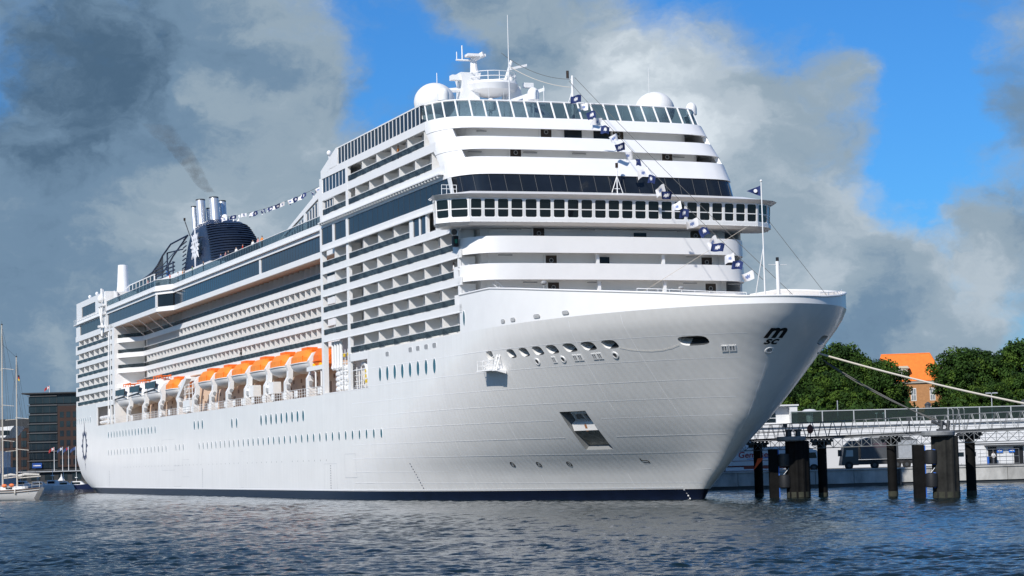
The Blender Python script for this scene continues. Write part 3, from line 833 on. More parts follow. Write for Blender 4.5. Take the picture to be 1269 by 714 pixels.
# dark window bands
def window_band(path, z0, z1, pane=1.35, t_in=.10, glass=DARKGLASS, bar=DGREY, barw=.05, name='window_band'):
    m = MB(); m.wall([(x, y - math.copysign(t_in, y)) for x, y in path], z0, z1, .06)
    o = m.build(name, glass, ship)
    b = MB()
    for (x0, y0), (x1, y1) in zip(path, path[1:]):
        L = math.hypot(x1 - x0, y1 - y0); n = max(1, round(L / pane))
        for i in range(n + 1):
            f = i / n; x, y = x0 + (x1 - x0) * f, y0 + (y1 - y0) * f - t_in + .012
            b.box(x - barw / 2, x + barw / 2, y - .02, y, z0, z1)
    b.build('window_bars', bar, o)
    return o


window_band([(59.6, B), (96.3, B)], 31.35, 33.46, 1.9)
window_band([(97.2, B), (102.2, B)], 31.35, 33.46, 2.5); window_band([(103.0, B), (107.9, B)], 31.35, 33.46, 2.5)
m = MB(); m.box(96.3, 97.2, B - .3, B + .008, 31.3, 33.5); m.box(102.2, 103.0, B - .3, B + .008, 31.3, 33.5); m.box(107.9, 108.6, B - .3, B + .002, 31.3, 33.5); m.build('pillar', WHITE, ship)
window_band([(67.5, B), (69.3, B)], 28.5, 30.45, 2, glass=BAY); window_band([(69.7, B), (71.8, B)], 28.5, 30.45, 2, glass=BAY)
window_band([(97.1, B), (107.2, B)], 37.8, 39.6, 1.45, glass=BAY, bar=WHITE, barw=.22)
# overhanging pool deck
PP = [(108.7, 14.0), (205.0, 14.0), (209.4, B), (255.0, B)]
m = MB(); m.wall(PP, 30.6, 31.38, .3); m.build('deck_fascia', WHITE, ship)
m = MB(); m.wall([(x, y + .12) for x, y in PP], 33.45, 34.92, .3); m.wall([(x, y + .45) for x, y in PP], 34.0, 34.15, .5); m.build('deck_fascia', WHITE, ship)
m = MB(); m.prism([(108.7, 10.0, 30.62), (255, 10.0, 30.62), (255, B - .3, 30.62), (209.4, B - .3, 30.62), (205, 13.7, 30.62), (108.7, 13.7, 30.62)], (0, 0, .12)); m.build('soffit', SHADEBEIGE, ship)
m = MB(); m.prism([(108.7, -14, 34.3), (290, -14, 34.3), (290, B - .3, 34.3), (209.4, B - .3, 34.3), (205, 13.8, 34.3), (108.7, 13.8, 34.3)], (0, 0, .18)); m.build('pool_deck', DECK, ship)
window_band(PP[:2], 31.35, 33.47, 1.4, glass=BAY); window_band([(205.3, 14.15), (209.1, B - .05)], 31.35, 33.47, 5)
window_band([(210.2, B), (254.4, B)], 31.35, 33.47, 1.4, glass=BAY)
m = MB(); m.box(209.0, 210.1, B - .4, B + .006, 31.3, 33.5); m.box(146.6, 147.5, 13.6, 14.008, 31.3, 33.5); m.box(254.3, 255.3, B - .4, B + .006, 31.3, 33.5); m.build('pillar', WHITE, ship)
m = MB(); m.wall([(x, y + .02) for x, y in PP], 34.97, 35.92, .05); pr = m.build('pool_deck_rail', SCREEN, ship)
m = MB(); m.tube([(x, y, 35.97) for x, y in PP], .06, 6)
for (x0, y0), (x1, y1) in zip(PP, PP[1:]):
    n = max(1, int(math.hypot(x1 - x0, y1 - y0) / 1.5))
    for i in range(n): m.tube([(x0 + (x1 - x0) * i / n, y0 + (y1 - y0) * i / n, 34.9), (x0 + (x1 - x0) * i / n, y0 + (y1 - y0) * i / n, 35.97)], .02, 5)
m.build('handrail', WHITE, pr)
for s in (243.2, 235.5, 227.0, 218.5, 211.0):   # raking props under the overhang
    m = MB(); m.tube([(s + 4.2, 12.1, 28.55), (s, 15.7, 30.62)], .09, 6); m.build('prop', WHITE, ship)
m = MB(); m.box(140, 205, 12.6, 13.9, 34.48, 35.0); m.box(210, 222, 14.8, B - .35, 34.48, 35.0); m.build('raised_side_deck', DECK, ship)
# slanted wing of the pool deck screens
m = MB(); ts = 13.2
m.prism([(141.5, ts, 35.0), (119, ts, 39.7), (108.6, ts, 40.6), (108.6, ts, 38.9), (118.0, ts, 38.9), (136.5, ts, 35.7), (136.5, ts, 35.0)], (0, -.3, 0))
m.box(118.4, 119.2, ts - .3, ts - .002, 35, 38.9); m.box(108.6, 118.4, ts - .3, ts - .004, 38.0, 38.95); m.box(108.6, 118.4, ts - .3, ts - .004, 34.9, 35.4); m.box(125.6, 126.4, ts - .3, ts - .003, 35, 37.8)
m.build('screen_wing', WHITE, ship)
m = MB(); m.prism([(136.3, ts - .18, 35.1), (118.9, ts - .18, 38.6), (118.9, ts - .18, 35.1)], (0, -.05, 0)); m.box(108.7, 118.4, ts - .23, ts - .18, 35.3, 38.2)
o = m.build('wing_glass', BAY, ship); m = MB()
for i in range(12):
    s = 120 + i * 1.35; zt = 35.2 + (136.5 - s) * .19; m.box(s - .09, s + .09, ts - .2, ts - .08, 35.1, zt)
for i in range(8): m.box(109.4 + i * 1.2, 109.5 + i * 1.2, ts - .2, ts - .1, 35.2, 38.2)
m.build('window_bars', WHITE, o)

# promenade behind the lifeboats
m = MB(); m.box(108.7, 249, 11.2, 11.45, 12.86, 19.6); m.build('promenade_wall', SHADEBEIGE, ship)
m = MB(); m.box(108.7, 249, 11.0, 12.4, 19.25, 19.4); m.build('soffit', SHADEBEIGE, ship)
m = MB()
for i in range(20):
    s = 114 + i * 6.6; m.box(s, s + 1.1, 11.45, 11.5, 12.9, 15.0)
for i in range(34):
    s = 111 + i * 4.0; m.box(s, s + .5, 11.45, 11.52, 15.4, 15.9)
m.build('promenade_doors', mat('promenade_door_brown', (.24, .15, .10), .5), ship)
rl = MB()
for i in range(112):
    s = 108.8 + i * 1.25
    if s > 248: break
    rl.tube([(s, B - .15, 12.85), (s, B - .15, 13.95)], .03, 5)
for z in (13.2, 13.55, 13.95): rl.tube([(108.8, B - .15, z), (248, B - .15, z)], .03, 5)
for s in (110, 121, 127, 133, 138, 144, 150, 155, 160.5, 166, 171, 183, 187, 200, 207, 220, 232):
    rl.box(s, s + 1.5, B - .2, B - .16, 13.0, 13.85)
rl.build('promenade_rail', WHITE, ship)

# davits
def davit(s, scale=1.0):
    m = MB()
    prof = [(15.95, 12.9), (15.95, 15.2), (15.55, 15.9), (15.5, 16.7), (15.75, 17.5), (15.1, 18.5), (13.6, 18.95), (12.2, 18.9), (12.2, 18.3), (13.6, 18.3), (14.75, 17.6), (14.85, 16.6), (14.9, 15.6), (15.2, 14.9), (15.2, 12.9)]
    m.prism([(s - .42, t, z) for t, z in prof], (.84, 0, 0))
    m.box(s - .62, s + .62, 15.0, 15.9, 12.9, 13.9)
    o = m.build('davit', WHITE, ship)
    h = MB(); h.tube([(s - .6, 15.3, 15.4), (s + .6, 15.3, 15.4)], .28, 8); h.tube([(s + .5, 15.6, 13.9), (s + .5, 15.5, 15.5)], .1, 6); h.box(s - .75, s - .45, 15.4, 15.8, 14.3, 14.9)
    h.build('winch', STEEL, o)


for s in (127.4, 138.3, 149.4, 160.5, 171.2, 183.0, 194.2, 209.0, 222.8, 237.0): davit(s)
davit(116.4)

# lifeboats: things of their own, hanging in the davits
def boat_mesh(L, wid, deep, top, tender=False):
    hb = MB(); secs = []
    for i in range(13):
        f = -1 + 2 * i / 12; x = f * L / 2; k = (1 - abs(f) ** 3.2) ** .55 if abs(f) < 1 else .0
        k = max(k, .12); w = wid / 2 * k; d = deep * (0.55 + .45 * (1 - abs(f) ** 2.5))
        secs.append([(x, w, 0), (x, w * .96, -d * .35), (x, w * .72, -d * .75), (x, w * .25, -d), (x, -w * .25, -d), (x, -w * .72, -d * .75), (x, -w * .96, -d * .35), (x, -w, 0)])
    hb.loft(secs)
    hb.tube([(q[0][0], q[0][1] + .03, -.08) for q in secs], .08, 6); hb.tube([(q[7][0], q[7][1] - .03, -.08) for q in secs], .08, 6)
    cb = MB(); cs = []
    for i in range(11):
        f = -1 + 2 * i / 10; x = f * L * .475; k = max((1 - abs(f) ** 3.5) ** .5 if abs(f) < 1 else 0, .2); w = wid / 2 * k * .98
        h = top * (.42 + .58 * min(1, (1 - abs(f)) * 2.2))
        cs.append([(x, w, 0.02), (x, w * .97, h * .45), (x, w * .62, h * .93), (x, w * .2, h), (x, -w * .2, h), (x, -w * .62, h * .93), (x, -w * .97, h * .45), (x, -w, 0.02)])
    cb.loft(cs)
    return hb, cb


def lifeboat(s, label):
    hb, cb = boat_mesh(10.6, 3.7, 1.4, 1.7)
    t = thing('lifeboat', label, 'lifeboat', S2W(s, 14.0, 17.45), SHIP_RZ, 'lifeboats hanging in the davits')
    hb.build('hull', WHITE, t, smooth=True, angle=40); c = cb.build('canopy', ORANGE, t, smooth=True, angle=25)
    m = MB(); m.box(-1.6, 1.2, -.7, .7, 1.62, 2.0); m.box(-3.6, -2.4, -.6, .6, 1.4, 1.72); m.build('hatch', ORANGE2, t)
    for x in (-2.9, -1.2, .6, 2.3): m = MB(); m.box(x, x + .05, 1.55, 1.74, .05, .8); m.build('strap', ORANGE2, c)
    return t


names = ['orange canopied lifeboat nearest the bow in the row along the ship side', 'second orange lifeboat from the bow in the davit row', 'third orange lifeboat from the bow, halfway along the six boat run',
         'fourth orange lifeboat from the bow in the davit row', 'fifth orange lifeboat from the bow, next to the end of the run', 'sixth orange lifeboat, beside the empty davit bay']
base = None
for s, nm in zip((122.0, 132.9, 144.0, 155.1, 165.9, 177.1), names):
    base = lifeboat(s, nm) if base is None else base
    if s != 122.0: copy_tree(base, loc=S2W(s, 14.0, 17.45), label=nm)
copy_tree(base, loc=S2W(201.6, 14.0, 17.3), label='lone orange lifeboat between the empty davit bay and the white tenders')
rescue = thing('rescue_boat', 'small bright orange rescue boat tucked behind the tall white pillar', 'rescue boat', S2W(112.6, 14.6, 17.3), SHIP_RZ)
hb, cb = boat_mesh(5.6, 2.4, 1.0, 1.5); hb.build('hull', ORANGE2, rescue, smooth=True); cb.build('cover', ORANGE2, rescue, smooth=True, angle=20)
m = MB(); m.tube([(-2, 1.1, -.5), (-1.2, 1.15, -1.0), (.2, 1.15, -.9), (1.2, 1.1, -.5)], .2, 8); m.build('keel_tube', YELLOW, rescue, smooth=True)
m = MB(); m.hexa([(107.8, 15.6, 16.05), (116, 15.6, 16.05), (116, 16.05, 16.05), (107.8, 16.05, 16.05), (107.8, 15.6, 16.6), (116, 15.6, 16.6), (116, 16.05, 16.6), (107.8, 16.05, 16.6)])
for s in (110, 112.6): m.tube([(s, 15.8, 12.9), (s, 15.8, 16.1)], .12, 8)
m.build('boat_cradle', WHITE, ship)


def tender(s, label):
    t = thing('tender_boat', label, 'tender', S2W(s, 14.1, 17.3), SHIP_RZ, 'white tenders in the after davits')
    hb, cb = boat_mesh(12.0, 3.9, 1.75, 2.3)
    hb.build('hull', WHITE, t, smooth=True, angle=40); cb.build('cabin', WHITE, t, smooth=True, angle=25)
    w = MB(); w.box(-4.6, 4.2, 1.80, 1.955, .72, 1.75); w.box(-4.6, 4.2, -1.955, -1.80, .72, 1.75); o = w.build('window_row', DARKGLASS, t)
    w = MB()
    for i in range(8): w.box(-4.4 + i * 1.15, -4.3 + i * 1.15, 1.95, 1.98, .72, 1.75)
    w.build('window_bars', DGREY, o)
    w = MB(); w.hexa([(-4.8, 1.9, .28), (4.6, 1.9, .0), (4.6, 2.02, .0), (-4.8, 2.02, .28), (-4.8, 1.9, .50), (4.6, 1.9, .22), (4.6, 2.02, .22), (-4.8, 2.02, .50)]); w.build('black_stripe', BLACK, t)
    r = MB()
    for y in (-.8, .8):
        r.tube([(-4.5, y, 2.75), (2.5, y, 2.75)], .09, 6)
        for x in (-4.4, -2.2, 0, 2.2): r.tube([(x, y, 2.2), (x, y, 2.75)], .07, 6)
    r.box(-4.2, -.4, -.85, .85, 2.55, 2.7); r.build('roof_rack', ORANGE2, t)
    return t


t0 = tender(215.9, 'white tender with dark windows nearest the orange lifeboats')
copy_tree(t0, loc=S2W(229.9, 14.1, 17.2), label='middle white tender of the three with dark windows')
copy_tree(t0, loc=S2W(243.4, 14.1, 17.1), label='white tender nearest the stern block wall')

# open bay with life raft canisters and raft davits, s 97.4..107.7
m = MB(); m.box(97.4, 107.7, 12.2, 12.4, 12.9, 19.4); m.build('bay_wall', WHITE2, ship)
m = MB(); m.box(89.6, 96.4, 12.2, 12.4, 12.9, 17.1); m.build('bay_wall', WHITE2, ship)
for i in range(4):
    for j in range(5):
        m = MB(); m.rev([(.05, -.7), (.38, -.66), (.42, -.4), (.42, .4), (.38, .66), (.05, .7)], n=10)
        o = m.build('raft_canister', WHITE, ship, smooth=True, angle=30); o.location = (98.6 + i * 1.75, 15.2, 13.4 + j * .62 - (i % 2) * .1); o.rotation_euler = (0, math.pi / 2, 0)
for i in range(4):
    m = MB(); x = 105.6 - i * 1.15
    m.tube([(x, 15.5, 19.2), (x, 15.5, 16.4)], .22, 8, 0); m.tube([(x + .35, 15.3, 19.2), (x + .35, 15.3, 16.5)], .10, 6, 1)
    m.tube([(x, 15.5, 16.5), (x - .25, 15.7, 16.0), (x - .7, 15.7, 15.8)], .18, 8, 0); m.build('raft_davit', [WHITE, DGREY], ship, smooth=True)
m = MB()
for z in (14.2, 15.3, 16.4, 17.5): m.tube([(97.6, 15.6, z), (101.5, 15.6, z)], .05, 6, 0)
for s in (97.9, 99.0, 100.2, 101.4): m.tube([(s, 15.6, 12.9), (s, 15.6, 18.0)], .05, 6, 0)
for q in ((98.4, 17.1), (100.1, 17.1), (98.2, 14.0), (98.2, 15.0), (91.3, 13.6), (91.3, 14.2), (91.3, 14.8)): m.box(q[0], q[0] + .45, 15.6, 15.75, q[1], q[1] + .4, 1)
for s in (90.4, 92, 93.6, 95.4): m.tube([(s, 15.6, 12.9), (s, 15.6, 15.6)], .06, 6, 0)
for z in (13.4, 13.9, 14.6, 15.3): m.tube([(89.8, 15.6, z), (96.2, 15.6, z)], .05, 6, 0)
m.tube([(90.2, 15.7, 14.0), (90.8, 15.6, 15.2), (92.4, 15.4, 15.9), (94, 15.3, 15.9)], .28, 8, 0)
m.build('bay_fittings', [WHITE, YELLOW], ship)
m = MB()
for i in range(7):
    for j in range(2): m.tube([(251.5 + i * 2.1, 15.4, 13.4 + j * .9), (253.1 + i * 2.1, 15.4, 13.4 + j * .9)], .38, 8)
m.tube([(254, 15.6, 12.9), (256, 15.6, 15.6), (258, 15.6, 12.9)], .2, 8); m.build('stern_bay_fittings', WHITE, ship, smooth=True)
m = MB(); m.box(249.2, 267, 12.4, 12.6, 12.9, 16.4); m.build('bay_wall', WHITE2, ship)
# boats' bay between orange and tender: empty davit arm, white locker, stair
m = MB()
m.hexa([(188, 15.0, 18.4), (188.9, 15.0, 18.9), (188.9, 15.8, 18.9), (188, 15.8, 18.4), (195.4, 15.0, 14.9), (196.3, 15.0, 15.5), (196.3, 15.8, 15.5), (195.4, 15.8, 14.9)])
for z in (15.2, 16.0, 16.8, 17.4): m.tube([(184, 15.6, z), (191, 15.6, z)], .06, 6)
for s in (184.5, 187, 190): m.tube([(s, 15.6, 13), (s, 15.6, 17.6)], .07, 6)
m.build('davit_arm', WHITE, ship)
m = MB(); m.box(185.5, 190.5, 14.6, 15.9, 13.1, 15.0); m.build('deck_locker', WHITE, ship)
for s in (135, 146): m = MB(); m.box(s, s + 3, 14.4, 15.5, 14.0, 15.6); m.build('deck_locker', WHITE, ship)

# ------------------------------------------------------------------ front of the superstructure
FRONT_Z = [17, 27.8, 31.4, 33.45, 35.45, 36.45, 37.75, 39.0, 40.35, 42.4, 44]
FRONT_C = [52.5, 53.2, 54.4, 55.3, 56.6, 57.6, 59.0, 60.2, 61.7, 62.9, 64]
FRONT_K = [56.4, 56.8, 58.0, 59.0, 60.6, 61.7, 63.2, 64.4, 65.6, 66.8, 68]


def fpath(z, ds=0.0, wf=1.0):
    c = float(np.interp(z, FRONT_Z, FRONT_C)) + ds; k = float(np.interp(z, FRONT_Z, FRONT_K)) + ds; g = k - c
    half = [(k + 2.2, 16.1), (k + .9, 16.06), (k, 15.9), (k - .32 * g, 15.45), (k - .58 * g, 14.8), (k - .74 * g, 14.0), (k - .84 * g, 12.8), (k - .90 * g, 10.8), (k - .95 * g, 7), (k - .985 * g, 3), (c, 0)]
    half = [(a, b * wf) for a, b in half]
    return half + [(a, -b) for a, b in half[::-1][1:]]


def fband(z0, z1, th=.3, name='front_band', m_=WHITE, cap=True, bulge=0.0, clip=0):
    a, b = fpath(z0), fpath(z1)
    secs = [[(x0, y0, z0), (x1, y1, z1), (x1 + th, y1 * .985, z1), (x0 + th, y0 * .985, z0)] for (x0, y0), (x1, y1) in zip(a, b)]
    if clip: secs = secs[clip:-clip]
    m = MB(); m.loft(secs); return m.build(name, m_, ship, smooth=True, angle=40)


def fslab(z, th=.2, back=4.0, name='front_deck', m_=WHITE2):
    a = fpath(z, .15, .985); n = len(a); m = MB()
    lo = [(x, y, z - th) for x, y in a]
    s1 = max(p[0] for p in a) + back
    lo = lo + [(s1, a[-1][1], z - th), (s1, a[0][1], z - th)]
    m.prism(lo, (0, 0, th)); return m.build(name, m_, ship)


def fwall(z0, z1, ds=2.3, wf=.90, name='front_wall', m_=WHITE2):
    a = fpath(z0, ds, wf)
    m = MB(); m.loft([[(x, y, z0), (x, y, z1), (x + .2, y * .98, z1), (x + .2, y * .98, z0)] for x, y in a])
    return m.build(name, m_, ship, smooth=True, angle=40)


fband(20.0, 21.12)
fband(22.35, 24.02); fband(25.1, 26.82)
for z in (20.05, 22.86, 25.66): fslab(z, .2)
for z0, z1 in ((20.1, 22.7), (22.9, 25.5), (25.7, 27.8)): fwall(z0, z1)
fband(33.45, 35.42); fband(36.35, 37.95, th=.35); fband(39.0, 40.42, th=.35)
for z in (34.6, 37.3, 40.25): fslab(z, .2, 3.0)
fwall(34.65, 37.2, 3.4, .88); fwall(37.35, 40.1, 3.6, .88)
for sl in (slice(0, 5), slice(-5, None)):
    zz = (33.47, 35.4, 36.4, 37.9, 39.05, 40.4)
    rows = [fpath(z, .06, .997)[sl] for z in zz]; inn = [fpath(z, .5, .975)[sl] for z in zz]
    m = MB(); n = 5
    for R_ in (rows, inn): m.add([(x, y, z) for r_, z in zip(R_, zz) for x, y in r_], [(i * n + j, i * n + j + 1, (i + 1) * n + j + 1, (i + 1) * n + j) for i in range(len(zz) - 1) for j in range(n - 1)])
    for j in (0, n - 1): m.add([(r_[j][0], r_[j][1], z) for r_, z in zip(rows, zz)] + [(r_[j][0], r_[j][1], z) for r_, z in zip(inn, zz)], [(i, i + 1, 7 + i, 6 + i) for i in range(len(zz) - 1)])
    m.build('corner_plating', WHITE, ship, smooth=True)
# short posts closing the side ends of the open decks
for z0, z1 in ((21.1, 22.4), (24.0, 25.15), (26.8, 27.8)):
    for sd in (1, -1):
        m = MB(); m.box(57.2, 57.6, sd * B - sd * .25 if sd > 0 else -B, B if sd > 0 else -B + .25, z0 - .1, z1 + .05); m.build('deck_post', WHITE, ship)
for z0, z1 in ((21.0, 22.5), (24.0, 25.2)):
    for t in (2.2, -5.2):
        c = float(np.interp(z0, FRONT_Z, FRONT_C)); m = MB(); m.box(c + .6, c + 1.0, t - .16, t + .16, z0 - 1, z1); m.build('deck_post', WHITE, ship)
# port side plating of the front so the open decks end at a wall
m = MB(); m.prism([(57.4, -B, 17.2), (57.4, -B, 27.8), (59.0, -B, 31.3), (61.3, -B, 33.4), (62.8, -B, 35.4), (65.5, -B, 37.9), (68.3, -B, 40.4), (108, -B, 40.4), (108, -B, 17.2)], (0, .2, 0)); m.build('side_plating', WHITE, ship)
m = MB(); m.box(108, 290, -B, -B + .2, 12.9, 34.5); m.build('side_plating', WHITE, ship)


def front_x(t, z, ds, wf):
    a = fpath(z, ds, wf); a = sorted(a, key=lambda q: q[1])
    return float(np.interp(t, [q[1] for q in a], [q[0] for q in a]))


for t, z, zb, ds in ((7.9, 25.7, 25.7, 2.3), (-10.0, 25.7, 25.7, 2.3), (6.7, 22.9, 22.9, 2.3), (-11.2, 22.9, 22.9, 2.3), (6.6, 20.1, 20.1, 2.3), (-11.5, 20.1, 20.1, 2.3), (8.6, 34.65, 34.65, 3.4), (-8.9, 34.65, 34.65, 3.4), (4.1, 37.35, 37.35, 3.6), (-4.3, 37.35, 37.35, 3.6)):
    x = front_x(t, z, ds, .9 if z < 30 else .88); m = MB()
    m.box(x - .10, x + .02, t - .62, t + .62, z + .05, z + 2.12, 0); m.box(x - .13, x - .02, t + .62, t + .78, z + .05, z + 2.2, 1); m.box(x - .13, x - .02, t - .72, t - .62, z + .05, z + 2.2, 1)
    d = m.build('door', [BROWN, WHITE], ship)
    r = MB(); n = 16
    P0 = [(x - .14, t + .24 * math.cos(2 * math.pi * k / n), z + 1.62 + .24 * math.sin(2 * math.pi * k / n)) for k in range(n)]
    P1 = [(x - .14, t + .17 * math.cos(2 * math.pi * k / n), z + 1.62 + .17 * math.sin(2 * math.pi * k / n)) for k in range(n)]
    r.add(P0 + P1, [(k, (k + 1) % n, n + (k + 1) % n, n + k) for k in range(n)], 0); r.add([(a + .01, b, c) for a, b, c in P1], [tuple(range(n))], 1)
    r.build('door_window', [MGREY, BLACK], d, recalc=False)
# small fittings on the open front decks
for t, z, ds in ((11, 27.55, .8), (3, 27.55, .8), (-8, 27.55, .8), (12, 24.9, 1.0), (-9, 24.9, 1.0), (2.5, 22.1, 1.0), (9.5, 22.1, 1.0), (-8.5, 22.1, 1.0), (-14, 22.1, 1), (7, 36.25, 1.9), (1.5, 36.25, 1.9), (13.0, 36.25, 1.9), (11, 38.9, 2.2), (-10.2, 36.25, 1.9)):
    x = front_x(t, z, ds, 1); m = MB(); m.box(x, x + .2, t - .75, t + .75, z, z + .1); m.build('deck_lamp', MGREY, ship)
for t, z in ((6.4, 26.6), (-8.8, 26.4), (5.2, 23.8), (-9.9, 23.8)):
    x = front_x(t, z, 2.2, .9); m = MB(); m.box(x - .08, x, t - .22, t + .22, z - .1, z + .1); m.build('deck_sign', DGREY, ship)
for t, z0, z1, w, ds, wf in ((-3.4, 25.8, 27.5, .7, 2.2, .9), (1.0, 22.95, 24.9, .7, 2.2, .9), (1.0, 37.45, 39.3, 1.0, 3.5, .88), (-2.4, 37.45, 39.3, 1.0, 3.5, .88)):
    x = front_x(t, z0, ds, wf); m = MB(); m.box(x - .1, x, t - w, t + w, z0 + .25, z1); m.build('front_window', DARKGLASS, ship)
# front dark window band with joints
gl = MB(); a, b = fpath(31.4, .12, .995), fpath(33.47, .12, .995)
gl.loft([[(x0, y0, 31.4), (x1, y1, 33.47), (x1 + .1, y1 * .99, 33.47), (x0 + .1, y0 * .99, 31.4)] for (x0, y0), (x1, y1) in zip(a, b)])
gb = gl.build('front_window_band', mat('front_band_glass', (.012, .016, .022), .07, spec=.45, var=.2, vscale=.5), ship, smooth=True)
m = MB()
def along(path, f):
    L = [0]
    for (x0, y0), (x1, y1) in zip(path, path[1:]): L.append(L[-1] + math.hypot(x1 - x0, y1 - y0))
    d = f * L[-1]; xs = [p[0] for p in path]; ys = [p[1] for p in path]
    return float(np.interp(d, L, xs)), float(np.interp(d, L, ys))
for i in range(1, 24):
    p0 = along(a, i / 24); p1 = along(b, i / 24)
    m.tube([(p0[0] - .02, p0[1], 31.42), (p1[0] - .02, p1[1], 33.45)], .02, 4)
m.build('joint_strips', DGREY, gb)
m = MB(); m.prism([(59.2, 16.02, 31.4), (57.9, 16.13, 31.4), (58.9, 16.13, 33.47), (60.3, 16.02, 33.47)], (0, .03, 0)); m.build('corner_strip', WHITE, ship)

# sun deck wind screen: raked glass with white stanchions
a, b = fpath(40.42, .2, .985), fpath(42.35, .3, .975)
m = MB(); m.loft([[(x0, y0, 40.42), (x1, y1, 42.35), (x1 + .05, y1 * .997, 42.35), (x0 + .05, y0 * .997, 40.42)] for (x0, y0), (x1, y1) in zip(a, b)])
ws = m.build('front_wind_screen', SCREEN, ship, smooth=True)
m = MB()
for i in range(0, 25):
    p0 = along(a, .03 + .94 * i / 24); p1 = along(b, .03 + .94 * i / 24); m.tube([(p0[0] - .04, p0[1], 40.4), (p1[0] - .04, p1[1], 42.35)], .10, 6)
m.tube([(x, y, 42.38) for x, y in b], .11, 6); m.build('stanchions', WHITE, ws)
m = MB(); m.box(68.5, 100.3, B - .2, B - .12, 40.42, 42.4); ws2 = m.build('side_wind_screen', glassy('side_screen_glass', (.10, .16, .22), .82), ship)
m = MB()
for i in range(24):
    s = 69 + i * 31.2 / 23; m.box(s - .09, s + .09, B - .25, B - .08, 40.4, 42.45)
m.box(68.0, 100.4, B - .28, B - .06, 42.4, 42.55); m.build('stanchions', WHITE, ws2)

# bridge
bz0, bz1 = 28.55, 30.6
def bpath(off=0.0):
    half = [(57.6, 16.2), (57.3, 18.6 + off * .6), (55.8 - off, 18.9 + off * .8), (54.4 - off, 17.9 + off * .6), (53.4 - off, 16.2), (53.0 - off, 12), (52.6 - off, 6), (52.5 - off, 0)]
    return half + [(x, -y) for x, y in half[::-1][1:]]
def bsolid(z0, z1, o0, o1, name, mt, parent=ship):
    a, b = bpath(o0), bpath(o1); m = MB()
    m.add([(x, y, z0) for x, y in a] + [(x, y, z1) for x, y in b], [tuple(range(len(a)))[::-1], tuple(range(len(a), 2 * len(a)))] + [(i, (i + 1) % len(a), len(a) + (i + 1) % len(a), len(a) + i) for i in range(len(a))])
    return m.build(name, mt, parent)
bridge = bsolid(28.15, 28.56, .12, .12, 'bridge', WHITE)
bsolid(bz0, bz1, -.12, -.02, 'bridge_interior', BLACK, bridge)
bsolid(27.86, 28.16, -.35, .16, 'bridge_floor', WHITE, bridge)
bsolid(30.6, 30.95, .25, .75, 'bridge_eave', WHITE, bridge)
a, b = bpath(.75), bpath(-1.7); m = MB(); n = len(a)
m.add([(x, y, 30.95) for x, y in a] + [(x, y * .95, 31.5) for x, y in b], [tuple(range(n, 2 * n))] + [(i, (i + 1) % n, n + (i + 1) % n, n + i) for i in range(n)]); m.build('bridge_roof', WHITE, bridge)
# windows
bp = bpath(0.02); front = [q for q in bp]
runs = []
def brun(p0, p1, n, g=.16):
    for i in range(n):
        f0, f1 = i / n, (i + 1) / n
        q0 = Vector((p0[0] + (p1[0] - p0[0]) * f0, p0[1] + (p1[1] - p0[1]) * f0)); q1 = Vector((p0[0] + (p1[0] - p0[0]) * f1, p0[1] + (p1[1] - p0[1]) * f1))
        d = (q1 - q0).normalized(); runs.append((q0 + d * g, q1 - d * g))
BW = bpath(.0)
brun(BW[1], BW[2], 2); brun(BW[2], BW[3], 1); brun(BW[3], BW[4], 1)
brun(BW[4], BW[5], 3); brun(BW[5], BW[6], 4); brun(BW[6], BW[7], 4); brun(BW[7], BW[8], 4); brun(BW[8], BW[9], 4); brun(BW[9], BW[10], 3); brun(BW[10], BW[11], 1); brun(BW[11], BW[12], 1)
fr = MB(); up = Vector((0, 0, 1))
for q0, q1 in runs:
    d = (q1 - q0).normalized(); nx = Vector((d.y, -d.x))
    c = (q0 + q1) / 2
    if nx.dot(c - Vector((62, 0))) < 0: nx = -nx
    P = lambda q, z, o: (q.x + nx.x * (o + .10 * (z - bz0) / 2), q.y + nx.y * (o + .10 * (z - bz0) / 2), z)
    m = MB()
    za, zb = bz0 + .12, bz1 - .12; ch = .12
    pts = [(q0 + d * ch, za), (q1 - d * ch, za), (q1, za + ch), (q1, zb - ch), (q1 - d * ch, zb), (q0 + d * ch, zb), (q0, zb - ch), (q0, za + ch)]
    m.add([P(q, z, -.02) for q, z in pts], [tuple(range(8))])
    w = m.build('bridge_window', mat('bridge_glass', (.006, .008, .010), .04, spec=.5) if 'bridge_glass' not in bpy.data.materials else bpy.data.materials['bridge_glass'], bridge, recalc=False)
    # frame round the pane and the horizontal bar
    E0, E1 = q0 - d * .17, q1 + d * .17
    ring = [(E0, za - .13), (E1, za - .13), (E1, zb + .13), (E0, zb + .13)]
    outer = [ring[0], ring[1], ring[1], ring[2], ring[2], ring[3], ring[3], ring[0]]
    order = [0, 1, 1, 2, 2, 3, 3, 0]
    vi = [P(q, z, .05) for q, z in pts]; vo = [P(q, z, .05) for q, z in outer]
    fr.add(vi + vo, [(k, (k + 1) % 8, 8 + (k + 1) % 8, 8 + k) for k in range(8)])
    vi2 = [P(q, z, -.03) for q, z in pts]; fr.add(vi + vi2, [(k, (k + 1) % 8, 8 + (k + 1) % 8, 8 + k) for k in range(8)])
    zc = bz0 + .93
    fr.add([P(q0, zc - .05, .04), P(q1, zc - .05, .04), P(q1, zc + .05, .04), P(q0, zc + .05, .04), P(q0, zc - .05, -.02), P(q1, zc - .05, -.02), P(q1, zc + .05, -.02), P(q0, zc + .05, -.02)], [(0, 1, 2, 3), (0, 1, 5, 4), (3, 2, 6, 7)])
    fr.tube([P((q0 + q1) / 2, bz1 + .05, .25), P((q0 + q1) / 2 - d * .1, bz1 + .2, .5)], .04, 5)
fr.build('window_frames', WHITE, bridge, recalc=False)
m = MB()   # brackets under the bridge front
